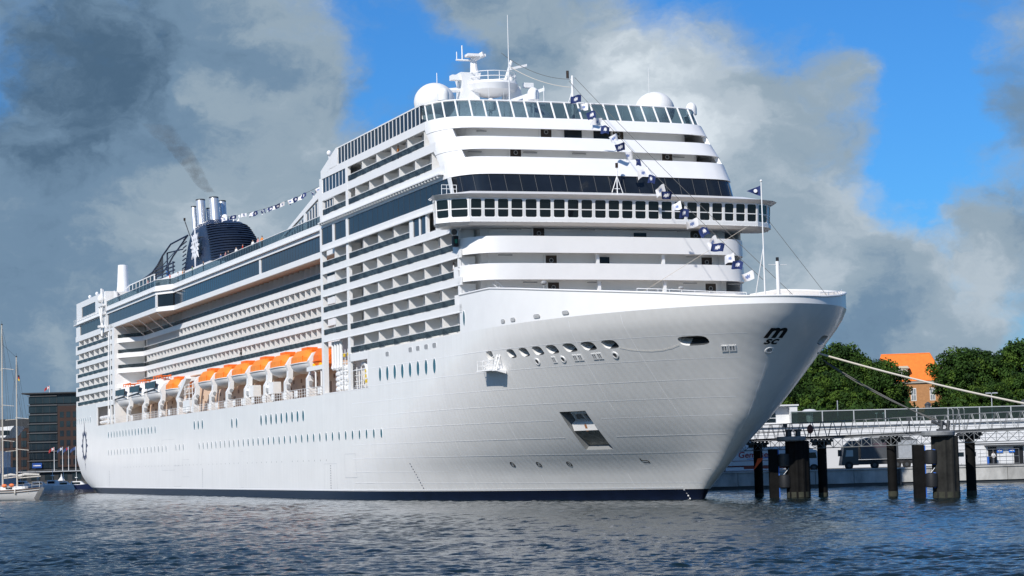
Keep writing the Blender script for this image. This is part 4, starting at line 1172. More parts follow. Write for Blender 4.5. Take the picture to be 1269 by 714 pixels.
for i in range(46):
    x, y = along(bpath(.0)[2:-2], (i + .5) / 46)
    m.prism([(x - .22, y - .03, 28.2), (x + .45, y - .03, 27.84), (x + .45, y - .03, 28.1)], (0, .06, 0))
m.build('brackets', WHITE, bridge)
m = MB()
for y0, y1 in ((16.8, 18.4),):
    for z in (31.7, 32.1): m.tube([(55.4, y0, z), (55.4, y1, z)], .03, 5)
    for k in range(4): m.tube([(55.4, y0 + (y1 - y0) * k / 3, 31.1), (55.4, y0 + (y1 - y0) * k / 3, 32.1)], .03, 5)
m.build('roof_rail', WHITE, bridge)
# side light and search light below the wing
m = MB(); m.box(57.0, 57.5, 16.15, 16.7, 26.0, 27.1, 0); m.box(56.94, 57.0, 16.3, 16.55, 26.35, 26.75, 1); m.build('side_light', [BLACK, GREEN], ship)
m = MB(); m.ell((56.9, 16.7, 27.45), (.34, .34, .34), 14, 8, 0); m.tube([(56.9, 16.7, 27.45), (56.45, 16.75, 27.45)], .30, 12, 1); m.build('search_light', [WHITE, DGREY], ship, smooth=True)
m = MB(); m.box(58.0, 59.6, B - .1, B + 1.2, 28.0, 28.1)
for s in (58.1, 58.9, 59.6): m.tube([(s, B + 1.15, 28.1), (s, B + 1.15, 29.1)], .03, 5)
m.tube([(58.1, B + 1.15, 29.1), (59.6, B + 1.15, 29.1)], .03, 5); m.build('wing_ladder_platform', WHITE, ship)
# inclined ladder beside the front wall
m = MB()
m.tube([(54.2, 13.6, 22.0), (54.2, 11.8, 20.5)], .05, 6); m.tube([(54.2, 13.4, 22.4), (54.2, 11.6, 20.9)], .04, 6)
for k in range(6): m.tube([(54.2, 13.6 - k * .33, 22.0 - k * .27), (54.2, 13.5 - k * .33, 22.4 - k * .27)], .03, 5)
m.build('deck_stair', WHITE, ship)

# ------------------------------------------------------------------ forecastle gear
m = MB(); m.tube([(21.4, 0, 17.2), (21.4, 0, 28.4)], .075, 8, r1=.05); m.tube([(21.4, 0, 22.5), (22.5, .6, 17.2)], .04, 5); m.tube([(21.4, 0, 22.5), (22.5, -.6, 17.2)], .04, 5); m.ell((21.4, 0, 28.45), (.12, .12, .12), 8, 6); m.build('jack_staff', WHITE, ship)
m = MB(); m.tube([(20.0, -.6, 17.2), (20.0, -.6, 21.1)], .17, 10, 0); m.tube([(20.0, -.6, 21.1), (20.0, -.6, 21.45)], .14, 8, 1); m.tube([(20.0, -1.5, 20.8), (20.0, .3, 20.8)], .03, 5, 0); m.build('bow_light_mast', [WHITE, BLACK], ship)
for (s, t, L) in ((24, 2.5, 1.4), (26, -3, 1.6), (28.5, 4.5, 1.5), (30, -1.5, 1.6), (23, -2.6, 1.0)):
    m = MB(); m.tube([(s, t - L / 2, 18.1), (s, t + L / 2, 18.1)], .42, 10); m.box(s - .5, s + .5, t - L / 2 - .12, t - L / 2 + .12, 17.15, 18.5); m.box(s - .5, s + .5, t + L / 2 - .12, t + L / 2 + .12, 17.15, 18.5); m.build('mooring_winch', WHITE2, ship)
m = MB()
for sd in (1, -1):
    pts = [(s, sd * (hw(s, 17.15) - .4), float(np.interp(s, BZ_S, BZ_Z)) + .35) for s in np.linspace(18, 26, 9)]
    m.tube(pts, .035, 5)
    for q in pts: m.tube([(q[0], q[1], q[2] - .4), q], .03, 5)
m.build('bow_rail', WHITE, ship)
m = MB(); m.ell((48, 10.5, 21.55), (.22, .3, .22), 10, 6); m.ell((46, -3.5, 20.9), (.22, .3, .22), 10, 6); m.tube([(48, 10.5, 20.5), (48, 10.5, 21.5)], .06, 6); m.tube([(46, -3.5, 19.9), (46, -3.5, 20.9)], .06, 6); m.build('flood_lights', MGREY, ship)

# ------------------------------------------------------------------ top hamper
for t in (13.2, -13.3):
    m = MB(); m.ell((72, t, 43.45), (2.28, 2.28, 2.15), 28, 16, 0, -.72); m.rev([(1.6, -3.15), (1.6, -1.3)], (72, t, 43.45), 20); m.build('radome', mat('radome_white', (.80, .80, .79), .45) if t > 0 else bpy.data.materials['radome_white'], ship, smooth=True)
def small_dome(s, t, z, r=.62, base=40.3):
    m = MB(); m.rev([(r * .55, -.62), (r * .98, -.55), (r, .1), (r * .93, .38), (r * .7, .66), (r * .35, .82), (.04, .87)], (s, t, z), 16); m.tube([(s, t, base), (s, t, z - .6)], .12, 8); m.build('small_radome', WHITE, ship, smooth=True)
small_dome(66.5, 14.1, 43.25); small_dome(70, 2.35, 44.35, .66); small_dome(66.2, -15.1, 42.65, .62, 40.3); small_dome(79, 4.0, 44.6, .55)
# radar mast
m = MB()
m.ell((90, 0, 43.4), (9.0, 8.0, 3.6), 28, 10, 0, 0.0)
m.box(80, 100, -8, 8, 40.3, 43.45)
m.build('mast_house', WHITE, ship, smooth=True, angle=40)
mast = MB()
def leg(p, q, a, b):
    P = [Vector(x) for x in p]
    mast.loft([[Vector(c) + Vector((dx * w, dy * d, 0)) for dx, dy in ((-1, -1), (1, -1), (1, 1), (-1, 1))] for c, w, d in zip(p, q, a)])
leg([(93, 2.6, 43.4), (93.5, 2.8, 47), (93, 3.0, 50.4), (93, 3.0, 51.8)], (1.6, 1.3, 1.1, 1.3), (1.7, 1.2, 1.0, 1.3), 0)
leg([(93, -3.4, 43.4), (93.3, -3.0, 47), (93, -2.6, 50.4)], (1.6, 1.2, .9), (1.3, 1.0, .9), 0)
mast.rev([(1.0, -.5), (3.0, .1), (3.4, .8), (3.2, 1.1), (1, 1.15)], (92.8, .1, 49.6), 24)
mast.tube([(93, 3.4, 49.9), (93, 7.2, 49.6)], .32, 8, r1=.22); mast.tube([(92, -3.6, 48.6), (92, -6.6, 48.3)], .28, 8, r1=.2)
mast.tube([(93, 2.0, 50.8), (93, 2.2, 53.9)], .62, 10, r1=.34); mast.tube([(93, 2.2, 53.6), (92, 1.2, 54.2)], .35, 8); mast.box(92, 93.4, .9, 3.2, 53.9, 54.2)
mast.tube([(93, 3.6, 53.6), (93, 3.6, 55.3)], .08, 6); mast.tube([(93, 2.2, 53.5), (93, 4.4, 53.5)], .12, 6); mast.tube([(93, 4.3, 53.4), (93, 4.3, 54.5)], .06, 6)
mast.tube([(92, -1.4, 50.6), (91.5, -2.2, 53.4)], .20, 8); mast.tube([(92, -2.2, 50.6), (92, -2.2, 51.8)], .3, 8)
mast.box(92, 92.6, -5.2, -4.0, 50.3, 50.9); mast.box(92, 93, 3.3, 5.3, 50.9, 51.5)
for k in range(14):
    t0 = 2 * math.pi * k / 14; x, y = 92.8 + 3.1 * math.cos(t0), .1 + 3.1 * math.sin(t0); mast.tube([(x, y, 50.7), (x, y, 51.8)], .05, 5)
for z in (51.2, 51.8): mast.tube([(92.8 + 3.1 * math.cos(2 * math.pi * k / 28), .1 + 3.1 * math.sin(2 * math.pi * k / 28), z) for k in range(29)], .05, 5)
for z in (45.6, 46.2, 46.8, 47.4): mast.tube([(91, 1.6, z - .4), (89.5, 0, z), (91, -2.0, z - .2)], .06, 5)
for y in (1.2, 0.2, -.9): mast.tube([(90, y, 44.5), (90, y, 47.4)], .06, 5)
mast.tube([(93, 6.9, 49.7), (93, 6.9, 51.8)], .05, 5); mast.tube([(92, -6.5, 48.4), (92, -6.5, 50.6)], .05, 5)
rm = mast.build('radar_mast', WHITE, ship, smooth=True, angle=35); rm.location = (0, -1.3, -1.0)
m = MB(); m.hexa([(88.6, -1.0, 47.8), (89.0, -1.0, 47.8), (88.2, -4.9, 49.2), (87.8, -4.9, 49.2), (88.6, -1.0, 48.2), (89.0, -1.0, 48.2), (88.2, -4.9, 49.6), (87.8, -4.9, 49.6)]); m.tube([(88.6, -2.9, 46.6), (88.6, -2.9, 48.6)], .5, 10, r1=.35); m.build('radar_scanner', WHITE, rm)
m = MB(); m.hexa([(91.0, -1.6, 52.1), (91.4, -1.6, 52.1), (91.4, -4.0, 52.7), (91.0, -4.0, 52.7), (91.0, -1.6, 52.4), (91.4, -1.6, 52.4), (91.4, -4.0, 53.0), (91.0, -4.0, 53.0)]); m.build('radar_scanner', WHITE, rm)
m = MB(); m.ell((82, -1.9, 45.9), (.75, .75, .85), 14, 8); m.tube([(82, -1.9, 43.0), (82, -1.9, 45.6)], .35, 8); m.ell((84, -.2, 45.6), (.7, .7, .7), 14, 8); m.box(83.3, 84.6, -.5, .1, 42.5, 45.2); m.build('director', WHITE, ship, smooth=True)
def antenna(name, s, t, z0, z1, r=.05, m_=WHITE):
    m = MB(); m.tube([(s, t, z0), (s, t, (z0 + z1) / 2), (s, t, z1)], r, 6, r1=r * .35); m.build(name, m_, ship)
antenna('whip_antenna', 66, 6.7, 40.3, 52.3, .09); antenna('whip_antenna', 66, -9.9, 40.3, 47.2, .05); antenna('whip_antenna', 66, 10.7, 40.3, 44.6, .04)
for t, z in ((9.6, 45.3), (7.9, 43.6), (-6.0, 43.2), (-13.2, 42.9), (13.0, 44.3)): antenna('whip_antenna', 64.6, t, 40.3, z, .04)
m = MB(); m.tube([(64.3, 0, 40.3), (64.3, 0, 45.6)], .19, 8, 0, .13); m.tube([(64.3, 0, 44), (65.5, .9, 40.4)], .06, 5, 0); m.tube([(64.3, 0, 44), (65.5, -.9, 40.4)], .06, 5, 0); m.tube([(64.3, .55, 45.3), (64.3, .55, 46.1)], .16, 8, 1); m.tube([(64.3, .55, 45.3), (64.3, 0, 45.1)], .05, 5, 0); m.build('signal_mast', [WHITE, BROWN], ship)
m = MB(); m.tube([(54.6, -.65, 31.2), (54.6, -.65, 34.4)], .06, 6, 0); m.tube([(54.6, .1, 31.2), (54.6, -.6, 33.2)], .04, 5, 0); m.tube([(54.6, -1.4, 31.2), (54.6, -.7, 33.2)], .04, 5, 0); m.tube([(54.6, -.35, 32.0), (54.6, -.95, 32.0)], .04, 5, 0); m.box(54.5, 54.7, -.77, -.53, 34.2, 34.7, 1); m.build('light_mast', [WHITE, BROWN], ship)
m = MB(); m.ell((105.5, 15.6, 42.6), (.3, .3, .35), 10, 8); m.tube([(105.5, 15.6, 40.5), (105.5, 15.6, 42.4)], .07, 6); m.build('small_radome', WHITE, ship, smooth=True)

# ------------------------------------------------------------------ funnel
def fsec(z):
    Zs = [34, 39, 42, 44.5, 46.6, 47.8, 48.6]
    aft = np.interp(z, Zs, [242.5, 241.3, 239.6, 238.5, 237.8, 237.2, 236.6]); sf = np.interp(z, Zs, [218, 219, 221, 223, 225.5, 227.5, 229.5])
    ns = np.interp(z, Zs, [208, 210, 213, 216, 220, 223.5, 227.5]); w = np.interp(z, Zs, [4.9, 4.7, 4.5, 4.3, 3.9, 3.4, 2.5])
    P = [(aft, -w), (aft, w)]
    nose = [(sf - (sf - ns) * math.sin(a), w * math.cos(a)) for a in np.linspace(0, math.pi, 17)]
    return [(aft, w * .8), (aft - .6, w), (float(sf) + 4, w)] + nose + [(float(sf) + 4, -w), (aft - .6, -w), (aft, -w * .8)], nose, float(w)
m = MB(); m.loft([[(x, y, z) for x, y in fsec(z)[0]] for z in (34.4, 39, 40.5, 42, 43.5, 44.5, 45.6, 46.6, 47.3, 47.9, 48.3, 48.6)])
funnel = m.build('funnel', FUNNEL, ship, smooth=True, angle=50)
m = MB(); k = 0
z = 36.2
while z < 47.3:
    a = fsec(z)[1]; b = fsec(z + .22)[1]; cx = 224.0
    secs = []
    for (x0, y0), (x1, y1) in zip(a[1:-1], b[1:-1]):
        d0 = Vector((x0 - 228, y0)).normalized() * .38
        secs.append([(x0 + d0.x, y0 + d0.y, z), (x1 + d0.x * .75, y1 + d0.y * .75, z + .2), (x1, y1, z + .26), (x0, y0, z + .02)])
    m.loft(secs); z += .50
m.build('louvre', mat('louvre_navy', (.010, .016, .030), .45), funnel)
# pierced star emblem standing off the starboard side
m = MB(); pts = []; cz = 43.7; cs = 227.6
for k in range(32):
    t = 2 * math.pi * k / 32 + math.pi / 2
    r = 4.4 if k % 16 == 0 else 2.9 if k % 8 == 0 else 3.1 if k % 4 == 0 else 2.3 if k % 2 == 0 else 1.7
    pts.append((r * math.cos(t) * 1.25, r * math.sin(t)))
inn = [(.62 * math.cos(2 * math.pi * k / 32 + math.pi / 2) * .8, .62 * math.sin(2 * math.pi * k / 32 + math.pi / 2)) for k in range(32)]
O = [(cs + a, 5.35, cz + b) for a, b in pts]; I = [(cs + a, 5.35, cz + b) for a, b in inn]
O2 = [(x, y - .15, zz) for x, y, zz in O]; I2 = [(x, y - .15, zz) for x, y, zz in I]
q = lambda A, B_: m.add(A + B_, [(k, (k + 1) % 32, 32 + (k + 1) % 32, 32 + k) for k in range(32)])
q(O, I); q(O2, I2); q(O, O2); q(I, I2)
for k in range(16):
    t = 2 * math.pi * (k + .5) / 16; a = (cs + 1.35 * math.cos(t) * .88, 5.36, cz + 1.35 * math.sin(t))
em = m.build('funnel_emblem', SILVER, funnel)
m = MB()
for k in range(8):
    t = 2 * math.pi * (k + .5) / 8; x, zz = cs + 1.25 * math.cos(t) * 1.2, cz + 1.25 * math.sin(t)
    m.add([(x - .22, 5.365, zz), (x, 5.365, zz + .28), (x + .22, 5.365, zz), (x, 5.365, zz - .28)], [(0, 1, 2, 3)])
m.build('emblem_piercing', INK, em, recalc=False)
m = MB()
for dx, dz in ((-1.2, 1.5), (1.2, 1.5), (-1.2, -1.5), (1.2, -1.5)): m.tube([(cs + dx, 4.0, cz + dz), (cs + dx, 5.3, cz + dz)], .1, 6)
m.build('emblem_brackets', DGREY, em)
for s, t, r, z1 in ((236.0, 2.0, .86, 53.3), (237.6, 3.0, .46, 52.2), (238.9, 2.6, .44, 51.8), (240.3, 2.2, .38, 51.4), (233.0, .2, .86, 53.4), (234.9, -1.7, .76, 53.0), (236.5, .6, .3, 51.8)):
    m = MB(); lean = .24
    prof = [Vector((s + lean * (z - 48), t, z)) for z in (46.0, 49, 51, z1 - .25)]
    m.tube(prof, r, 16, 0, caps=False); e = prof[-1]; m.tube([e, e + Vector((.02, 0, .25))], r * 1.02, 16, 1); m.build('exhaust_pipe', [CHROME, DGREY], funnel, smooth=True, angle=50)
m = MB(); m.tube([(241.0, 3.2, 47.0), (243.6, 3.6, 50.2)], .10, 6, 0); m.box(243.4, 243.8, 3.45, 3.75, 50.1, 50.6, 1); m.build('vent_pipe', [DGREY, BROWN], funnel)
m = MB(); m.ell((229, -.6, 48.9), (.8, .7, .8), 12, 8); m.build('funnel_dome', WHITE, funnel, smooth=True)
# deck house round the funnel and the swept navy frames behind it
m = MB(); m.box(200, 268, -9, 9, 34.4, 38.4); m.box(225, 262, -8.6, 8.6, 38.4, 39.0); m.build('deck_house', WHITE, ship)
fr = MB()
for t in (7.6, 5.6):
    curve = [(236.5, 4.6, 46.6), (240, t - .6, 45.3), (244.5, t, 43.6), (249, t, 42.3), (254, t, 41.4), (260, t, 41.0), (268, t, 40.7)]
    fr.tube(curve, .16, 8)
curve2 = [(238, 4.6, 45.6), (242.5, 6.0, 43.9), (248, 7.0, 42.0), (256, 7.4, 40.9), (266, 7.6, 40.4)]; fr.tube(curve2, .07, 6)
for z in (39.5, 40.2, 40.9, 41.6): fr.tube([(236, 7.2, z), (252, 7.6, z)], .14, 6)
for s in (236.4, 240.6, 246.0, 251.6): fr.tube([(s, 7.4, 38.9), (s, 7.4, 41.8)], .14, 6)
fr.tube([(243.2, 7.0, 39), (243.2, 7.0, 44.0)], .16, 6); fr.tube([(243.2, 7.0, 44.0), (238, 5.2, 44.2)], .12, 6)
for k in range(9): fr.tube([(240.2 - k * .2, 4.9, 40.0 + k * .75), (238.6 - k * .2, 4.7, 40.3 + k * .75)], .12, 6)
for s in (254, 257, 260): fr.tube([(s, 7.6, 38.4), (s, 7.6, 41.2)], .15, 6)
fr.build('slide_frames', FUNNEL, ship, smooth=True)
net = MB()
P0 = [(244.5, 7.5, 43.5), (249, 7.6, 42.2), (254, 7.6, 41.3), (260, 7.6, 40.9), (268, 7.6, 40.6)]
net.add(P0 + [(x, y - .05, 40.4 + .02 * i) for i, (x, y, zz) in enumerate(P0)], [(i, i + 1, 6 + i, 5 + i) for i in range(4)])
net.build('slide_net', glassy('net_mesh', (.32, .33, .36), .6, .7), ship)
m = MB(); m.tube([(243, 6.9, 38.9), (243, 6.9, 40.6)], .35, 8); m.build('blue_post', mat('bright_blue', (.02, .22, .75), .5), ship)
# stern house
m = MB()
m.box(256.5, 289.0, 13.8, B - .02, 33.4, 34.75); m.box(256.5, 289.0, 13.8, B - .02, 36.85, 38.0); m.box(256.5, 267.4, 13.8, B - .02, 34.75, 36.85); m.box(283.0, 289.0, 13.8, B - .02, 34.75, 36.85)
m.box(256.5, 261.0, 13.8, B - .02, 31.3, 33.4); m.box(285.2, 289.6, 13.8, B - .02, 31.3, 33.4); m.box(257, 289, -13.8, 14.4, 33.9, 38.0)
m.build('stern_house', WHITE, ship)
window_band([(261.0, B - .04), (285.2, B - .04)], 31.4, 33.42, 1.6); window_band([(267.4, B - .04), (283.0, B - .04)], 34.75, 36.85, 1.6)
m = MB(); m.wall([(256.5, B + .4), (290.5, B + .4)], 33.6, 33.75, .6); m.tube([(256, B + .3, 34.7), (291, B + .3, 34.7)], .04, 5)
for i in range(18): m.tube([(256 + i * 2, B + .3, 33.7), (256 + i * 2, B + .3, 34.7)], .03, 5)
m.build('stern_rail', WHITE, ship)
m = MB()
for i in range(8):
    s = 240 + i * 3.4; m.box(s - .1, s + .1, 10.0, 10.2, 34.4, 39.7)
m.box(239.8, 264, 10.0, 10.2, 39.6, 39.8); m.box(239.8, 264, 10.0, 10.2, 37.0, 37.15)
wb = m.build('wind_break', WHITE, ship); m = MB(); m.box(240, 264, 10.08, 10.12, 36.4, 39.6); m.build('wind_break_glass', SCREEN, wb)
m = MB(); m.tube([(264, 10.1, 39.7), (272, 10.4, 38.6)], .12, 6); m.prism([(255.5, 14.5, 38.0), (249.0, 14.5, 34.5), (255.5, 14.5, 34.5)], (0, .2, 0)); m.build('stair_screen', WHITE, ship)
m = MB(); m.rev([(1.35, 0), (1.3, 1.6), (1.15, 3.0), (1.05, 5.2), (.95, 7.2), (.2, 7.3)], (280, 8.3, 38.0), 20); m.build('vent_trunk', WHITE, ship, smooth=True)
for s in (270, 276, 284):
    m = MB(); m.ell((s, 14.2, 39.1), (.35, .35, .4), 10, 8); m.tube([(s, 14.2, 38.0), (s, 14.2, 38.9)], .1, 6); m.build('small_radome', WHITE, ship, smooth=True)
m = MB(); m.tube([(258.2, 16.5, 29.6), (258.2, 16.5, 38.6)], .22, 8); m.tube([(252.5, 16.5, 12.9), (252.5, 16.3, 30)], .10, 8); m.box(257.6, 258.8, 16.2, 17.2, 31.2, 31.6); m.box(256.4, 260.6, 16.3, 16.8, 35.2, 35.6); m.ell((258.2, 16.7, 36.6), (.8, .6, .8), 12, 8); m.tube([(256.5, 16.6, 35.4), (258, 16.6, 32.2)], .12, 6); m.tube([(260.5, 16.6, 35.4), (258.4, 16.6, 32.2)], .12, 6); m.build('stern_crane', WHITE, ship, smooth=True, angle=40)

# ------------------------------------------------------------------ signal flags
FLAGW = mat('flag_white', (.78, .78, .80), .8); FLAGN = mat('flag_navy', (.012, .03, .13), .8)


def flag_mesh(L, H, navy, ph, droop=.0, em=True):
    nx, ny = 22, 16; V = []; F = []; Mi = []
    for j in range(ny + 1):
        for i in range(nx + 1):
            x = i / nx * L; z = -j / ny * H; V.append((x * (.86 + .14 * math.cos(ph * 1.7)), .24 * L * math.sin(ph + 5.0 * i / nx + 1.6 * j / ny) * (i / nx + .15), z - (.18 + .30 * math.sin(ph * 2.3)) * x * x / L + .07 * math.sin(ph * 2 + 6 * i / nx + j / ny)))
    for j in range(ny):
        for i in range(nx):
            F.append((j * (nx + 1) + i, j * (nx + 1) + i + 1, (j + 1) * (nx + 1) + i + 1, (j + 1) * (nx + 1) + i))
            cx, cz = (i + .5) / nx - .5, (j + .5) / ny - .5
            a = math.atan2(cz, cx); r = math.hypot(cx * 1.25, cz)
            Mi.append((1 if r < .13 + .15 * abs(math.cos(4 * a)) ** 2 else 0) if em else 0)
    me = bpy.data.meshes.new('flag'); me.from_pydata(V, [], F); me.materials.append(FLAGN if navy else FLAGW); me.materials.append(FLAGW if navy else FLAGN if False else (FLAGW if navy else bpy.data.materials.get('flag_emblem_blue') or mat('flag_emblem_blue', (.16, .22, .42), .8)))
    me.polygons.foreach_set('material_index', Mi); shade(me, 80); return me


fm = [flag_mesh(1.55, 1.05, k % 2 == 0, k * 1.3, .0) for k in range(6)]
def flag_line(label, pts, n, sag, rz, scale=1.0, skip=0, tw=.5):
    P0, P1 = [S2W(*p) for p in pts]; o = thing('flag_line', label, 'flag line', P0)
    d = P1 - P0; m = MB(); path = []
    for i in range(25):
        f = i / 24; path.append(d * f + Vector((0, 0, -sag * 4 * f * (1 - f))))
    m.tube(path, .025, 5); m.build('line', DROPE, o)
    for i in range(n):
        f = (i + .6 + skip) / (n + .6 + skip); c = d * f + Vector((0, 0, -sag * 4 * f * (1 - f)))
        g = link('flag', fm[i % 6], o); g.location = c; g.scale = (scale,) * 3; g.rotation_euler = (random.uniform(-.35, .35), random.uniform(-.25, .35), rz + random.uniform(-tw, tw))
    return o


flag_line('long line of navy and white flags from the signal mast down to the bow', [(64.3, .4, 45.0), (21.5, .1, 19.6)], 22, .6, math.pi + .2, .74, 1.2, .8)
flag_line('dipping line of navy and white flags between the forward block and the funnel', [(107.5, 9, 42.8), (228, 1.0, 48.9)], 36, 1.6, 2.4, .60, .5, 1.1)
jf = thing('pennant_flag', 'navy triangular pennant flying from the tall staff at the bow', 'flag', S2W(21.4, .1, 28.1))
me = MB(); nx = 6; V = []
for i in range(nx + 1):
    x = -i / nx * 1.25
    for sg in (.5, -.5): V.append((x, .08 * math.sin(i), sg * (.95 * (1 - i / nx) + .0) + .0 - .55))
me.add(V, [(2 * i, 2 * i + 1, 2 * i + 3, 2 * i + 2) for i in range(nx)]); me.build('cloth', FLAGN, jf, recalc=False)
m = MB(); m.add([(-.45 + .17 * math.cos(2 * math.pi * k / 12), -.07, -.55 + .17 * math.sin(2 * math.pi * k / 12)) for k in range(12)], [tuple(range(12))]); m.build('emblem', FLAGW, jf, recalc=False)
def wire(name, label, pts, r, m_, sag=0, cat='cable', n=24):
    P0, P1 = pts; d = P1 - P0; o = MB(); o.tube([P0 + d * (i / n) + Vector((0, 0, -sag * 4 * (i / n) * (1 - i / n))) for i in range(n + 1)], r, 6)
    ob = o.build(name, m_); tag(ob, label, cat); return ob
wire('stay_wire', 'thin dark stay with small lamps from radar mast to signal mast', (S2W(91.5, -2.2, 53.3), S2W(64.3, .1, 45.2)), .03, DROPE, .8)
wire('aerial_wire', 'pale aerial wire below the dark stay, radar mast to signal mast', (S2W(91, -3.2, 51.5), S2W(64.3, -.1, 44.3)), .04, ROPE, .5)
wire('halyard', 'thin dark line running beside the flags from signal mast to staff', (S2W(64.3, -.3, 45.4), S2W(24, -4.5, 18.2)), .025, DROPE, .3)
wire('forestay', 'thin pale wire from the forecastle deck up to the front deck rail', (S2W(47, 1.0, 20.2), S2W(40, -8, 26.5)), .02, ROPE)
wire('bow_stay', 'thin dark stay from the staff down to the bow rail', (S2W(21.4, -.1, 25.5), S2W(20, -5.5, 18.0)), .02, DROPE)

# smoke above the pipes
def smoke():
    m = MB(); pts = [(233.2, .2, 53.8), (236.5, .4, 54.6), (240.5, .9, 56.6), (245, 1.2, 59.6), (250, 1.5, 62.4), (256.0, 2.0, 65.8), (263, 2.5, 68.6), (268, 3.5, 72)]
    pts = [Vector(p) for p in pts]
    secs = []
    for k, p in enumerate(pts):
        r = .7 + k * .36
        secs.append([(p.x + r * math.cos(2 * math.pi * j / 10), p.y + r * math.sin(2 * math.pi * j / 10), p.z + .25 * r * math.cos(2 * math.pi * j / 10)) for j in range(10)])
    m.loft(secs)
    o = m.build('smoke', []) if False else None
    me = bpy.data.meshes.new('smoke'); me.from_pydata([S2W(*v) for v in m.v], [], m.f)
    mt = bpy.data.materials.new('smoke_volume'); mt.use_nodes = True; nt = mt.node_tree; nt.nodes.clear()
    out = nt.nodes.new('ShaderNodeOutputMaterial'); v = nt.nodes.new('ShaderNodeVolumePrincipled'); v.inputs['Color'].default_value = (.22, .205, .19, 1)
    n = nt.nodes.new('ShaderNodeTexNoise'); n.inputs['Scale'].default_value = .55; n.inputs['Detail'].default_value = 4; tc = nt.nodes.new('ShaderNodeTexCoord')
    nt.links.new(tc.outputs['Object'], n.inputs['Vector']); r = nt.nodes.new('ShaderNodeMapRange'); r.inputs['From Min'].default_value = .42; r.inputs['From Max'].default_value = .7; r.inputs['To Min'].default_value = 0; r.inputs['To Max'].default_value = .45
    r.inputs['From Min'].default_value = .30
    sep = nt.nodes.new('ShaderNodeSeparateXYZ'); nt.links.new(tc.outputs['Object'], sep.inputs[0])
    fz = nt.nodes.new('ShaderNodeMapRange'); fz.inputs['From Min'].default_value = 56; fz.inputs['From Max'].default_value = 75; fz.inputs['To Min'].default_value = 1; fz.inputs['To Max'].default_value = 0; nt.links.new(sep.outputs['Z'], fz.inputs['Value'])
    ml = nt.nodes.new('ShaderNodeMath'); ml.operation = 'MULTIPLY'; nt.links.new(r.outputs[0], ml.inputs[0]); nt.links.new(fz.outputs[0], ml.inputs[1])
    nt.links.new(n.outputs['Fac'], r.inputs['Value']); nt.links.new(ml.outputs[0], v.inputs['Density']); nt.links.new(v.outputs[0], out.inputs['Volume'])
    me.materials.append(mt); o = link('smoke', me); tag(o, 'thin dark smoke drifting up and aft from the funnel pipes', 'smoke', kind='stuff')
smoke()

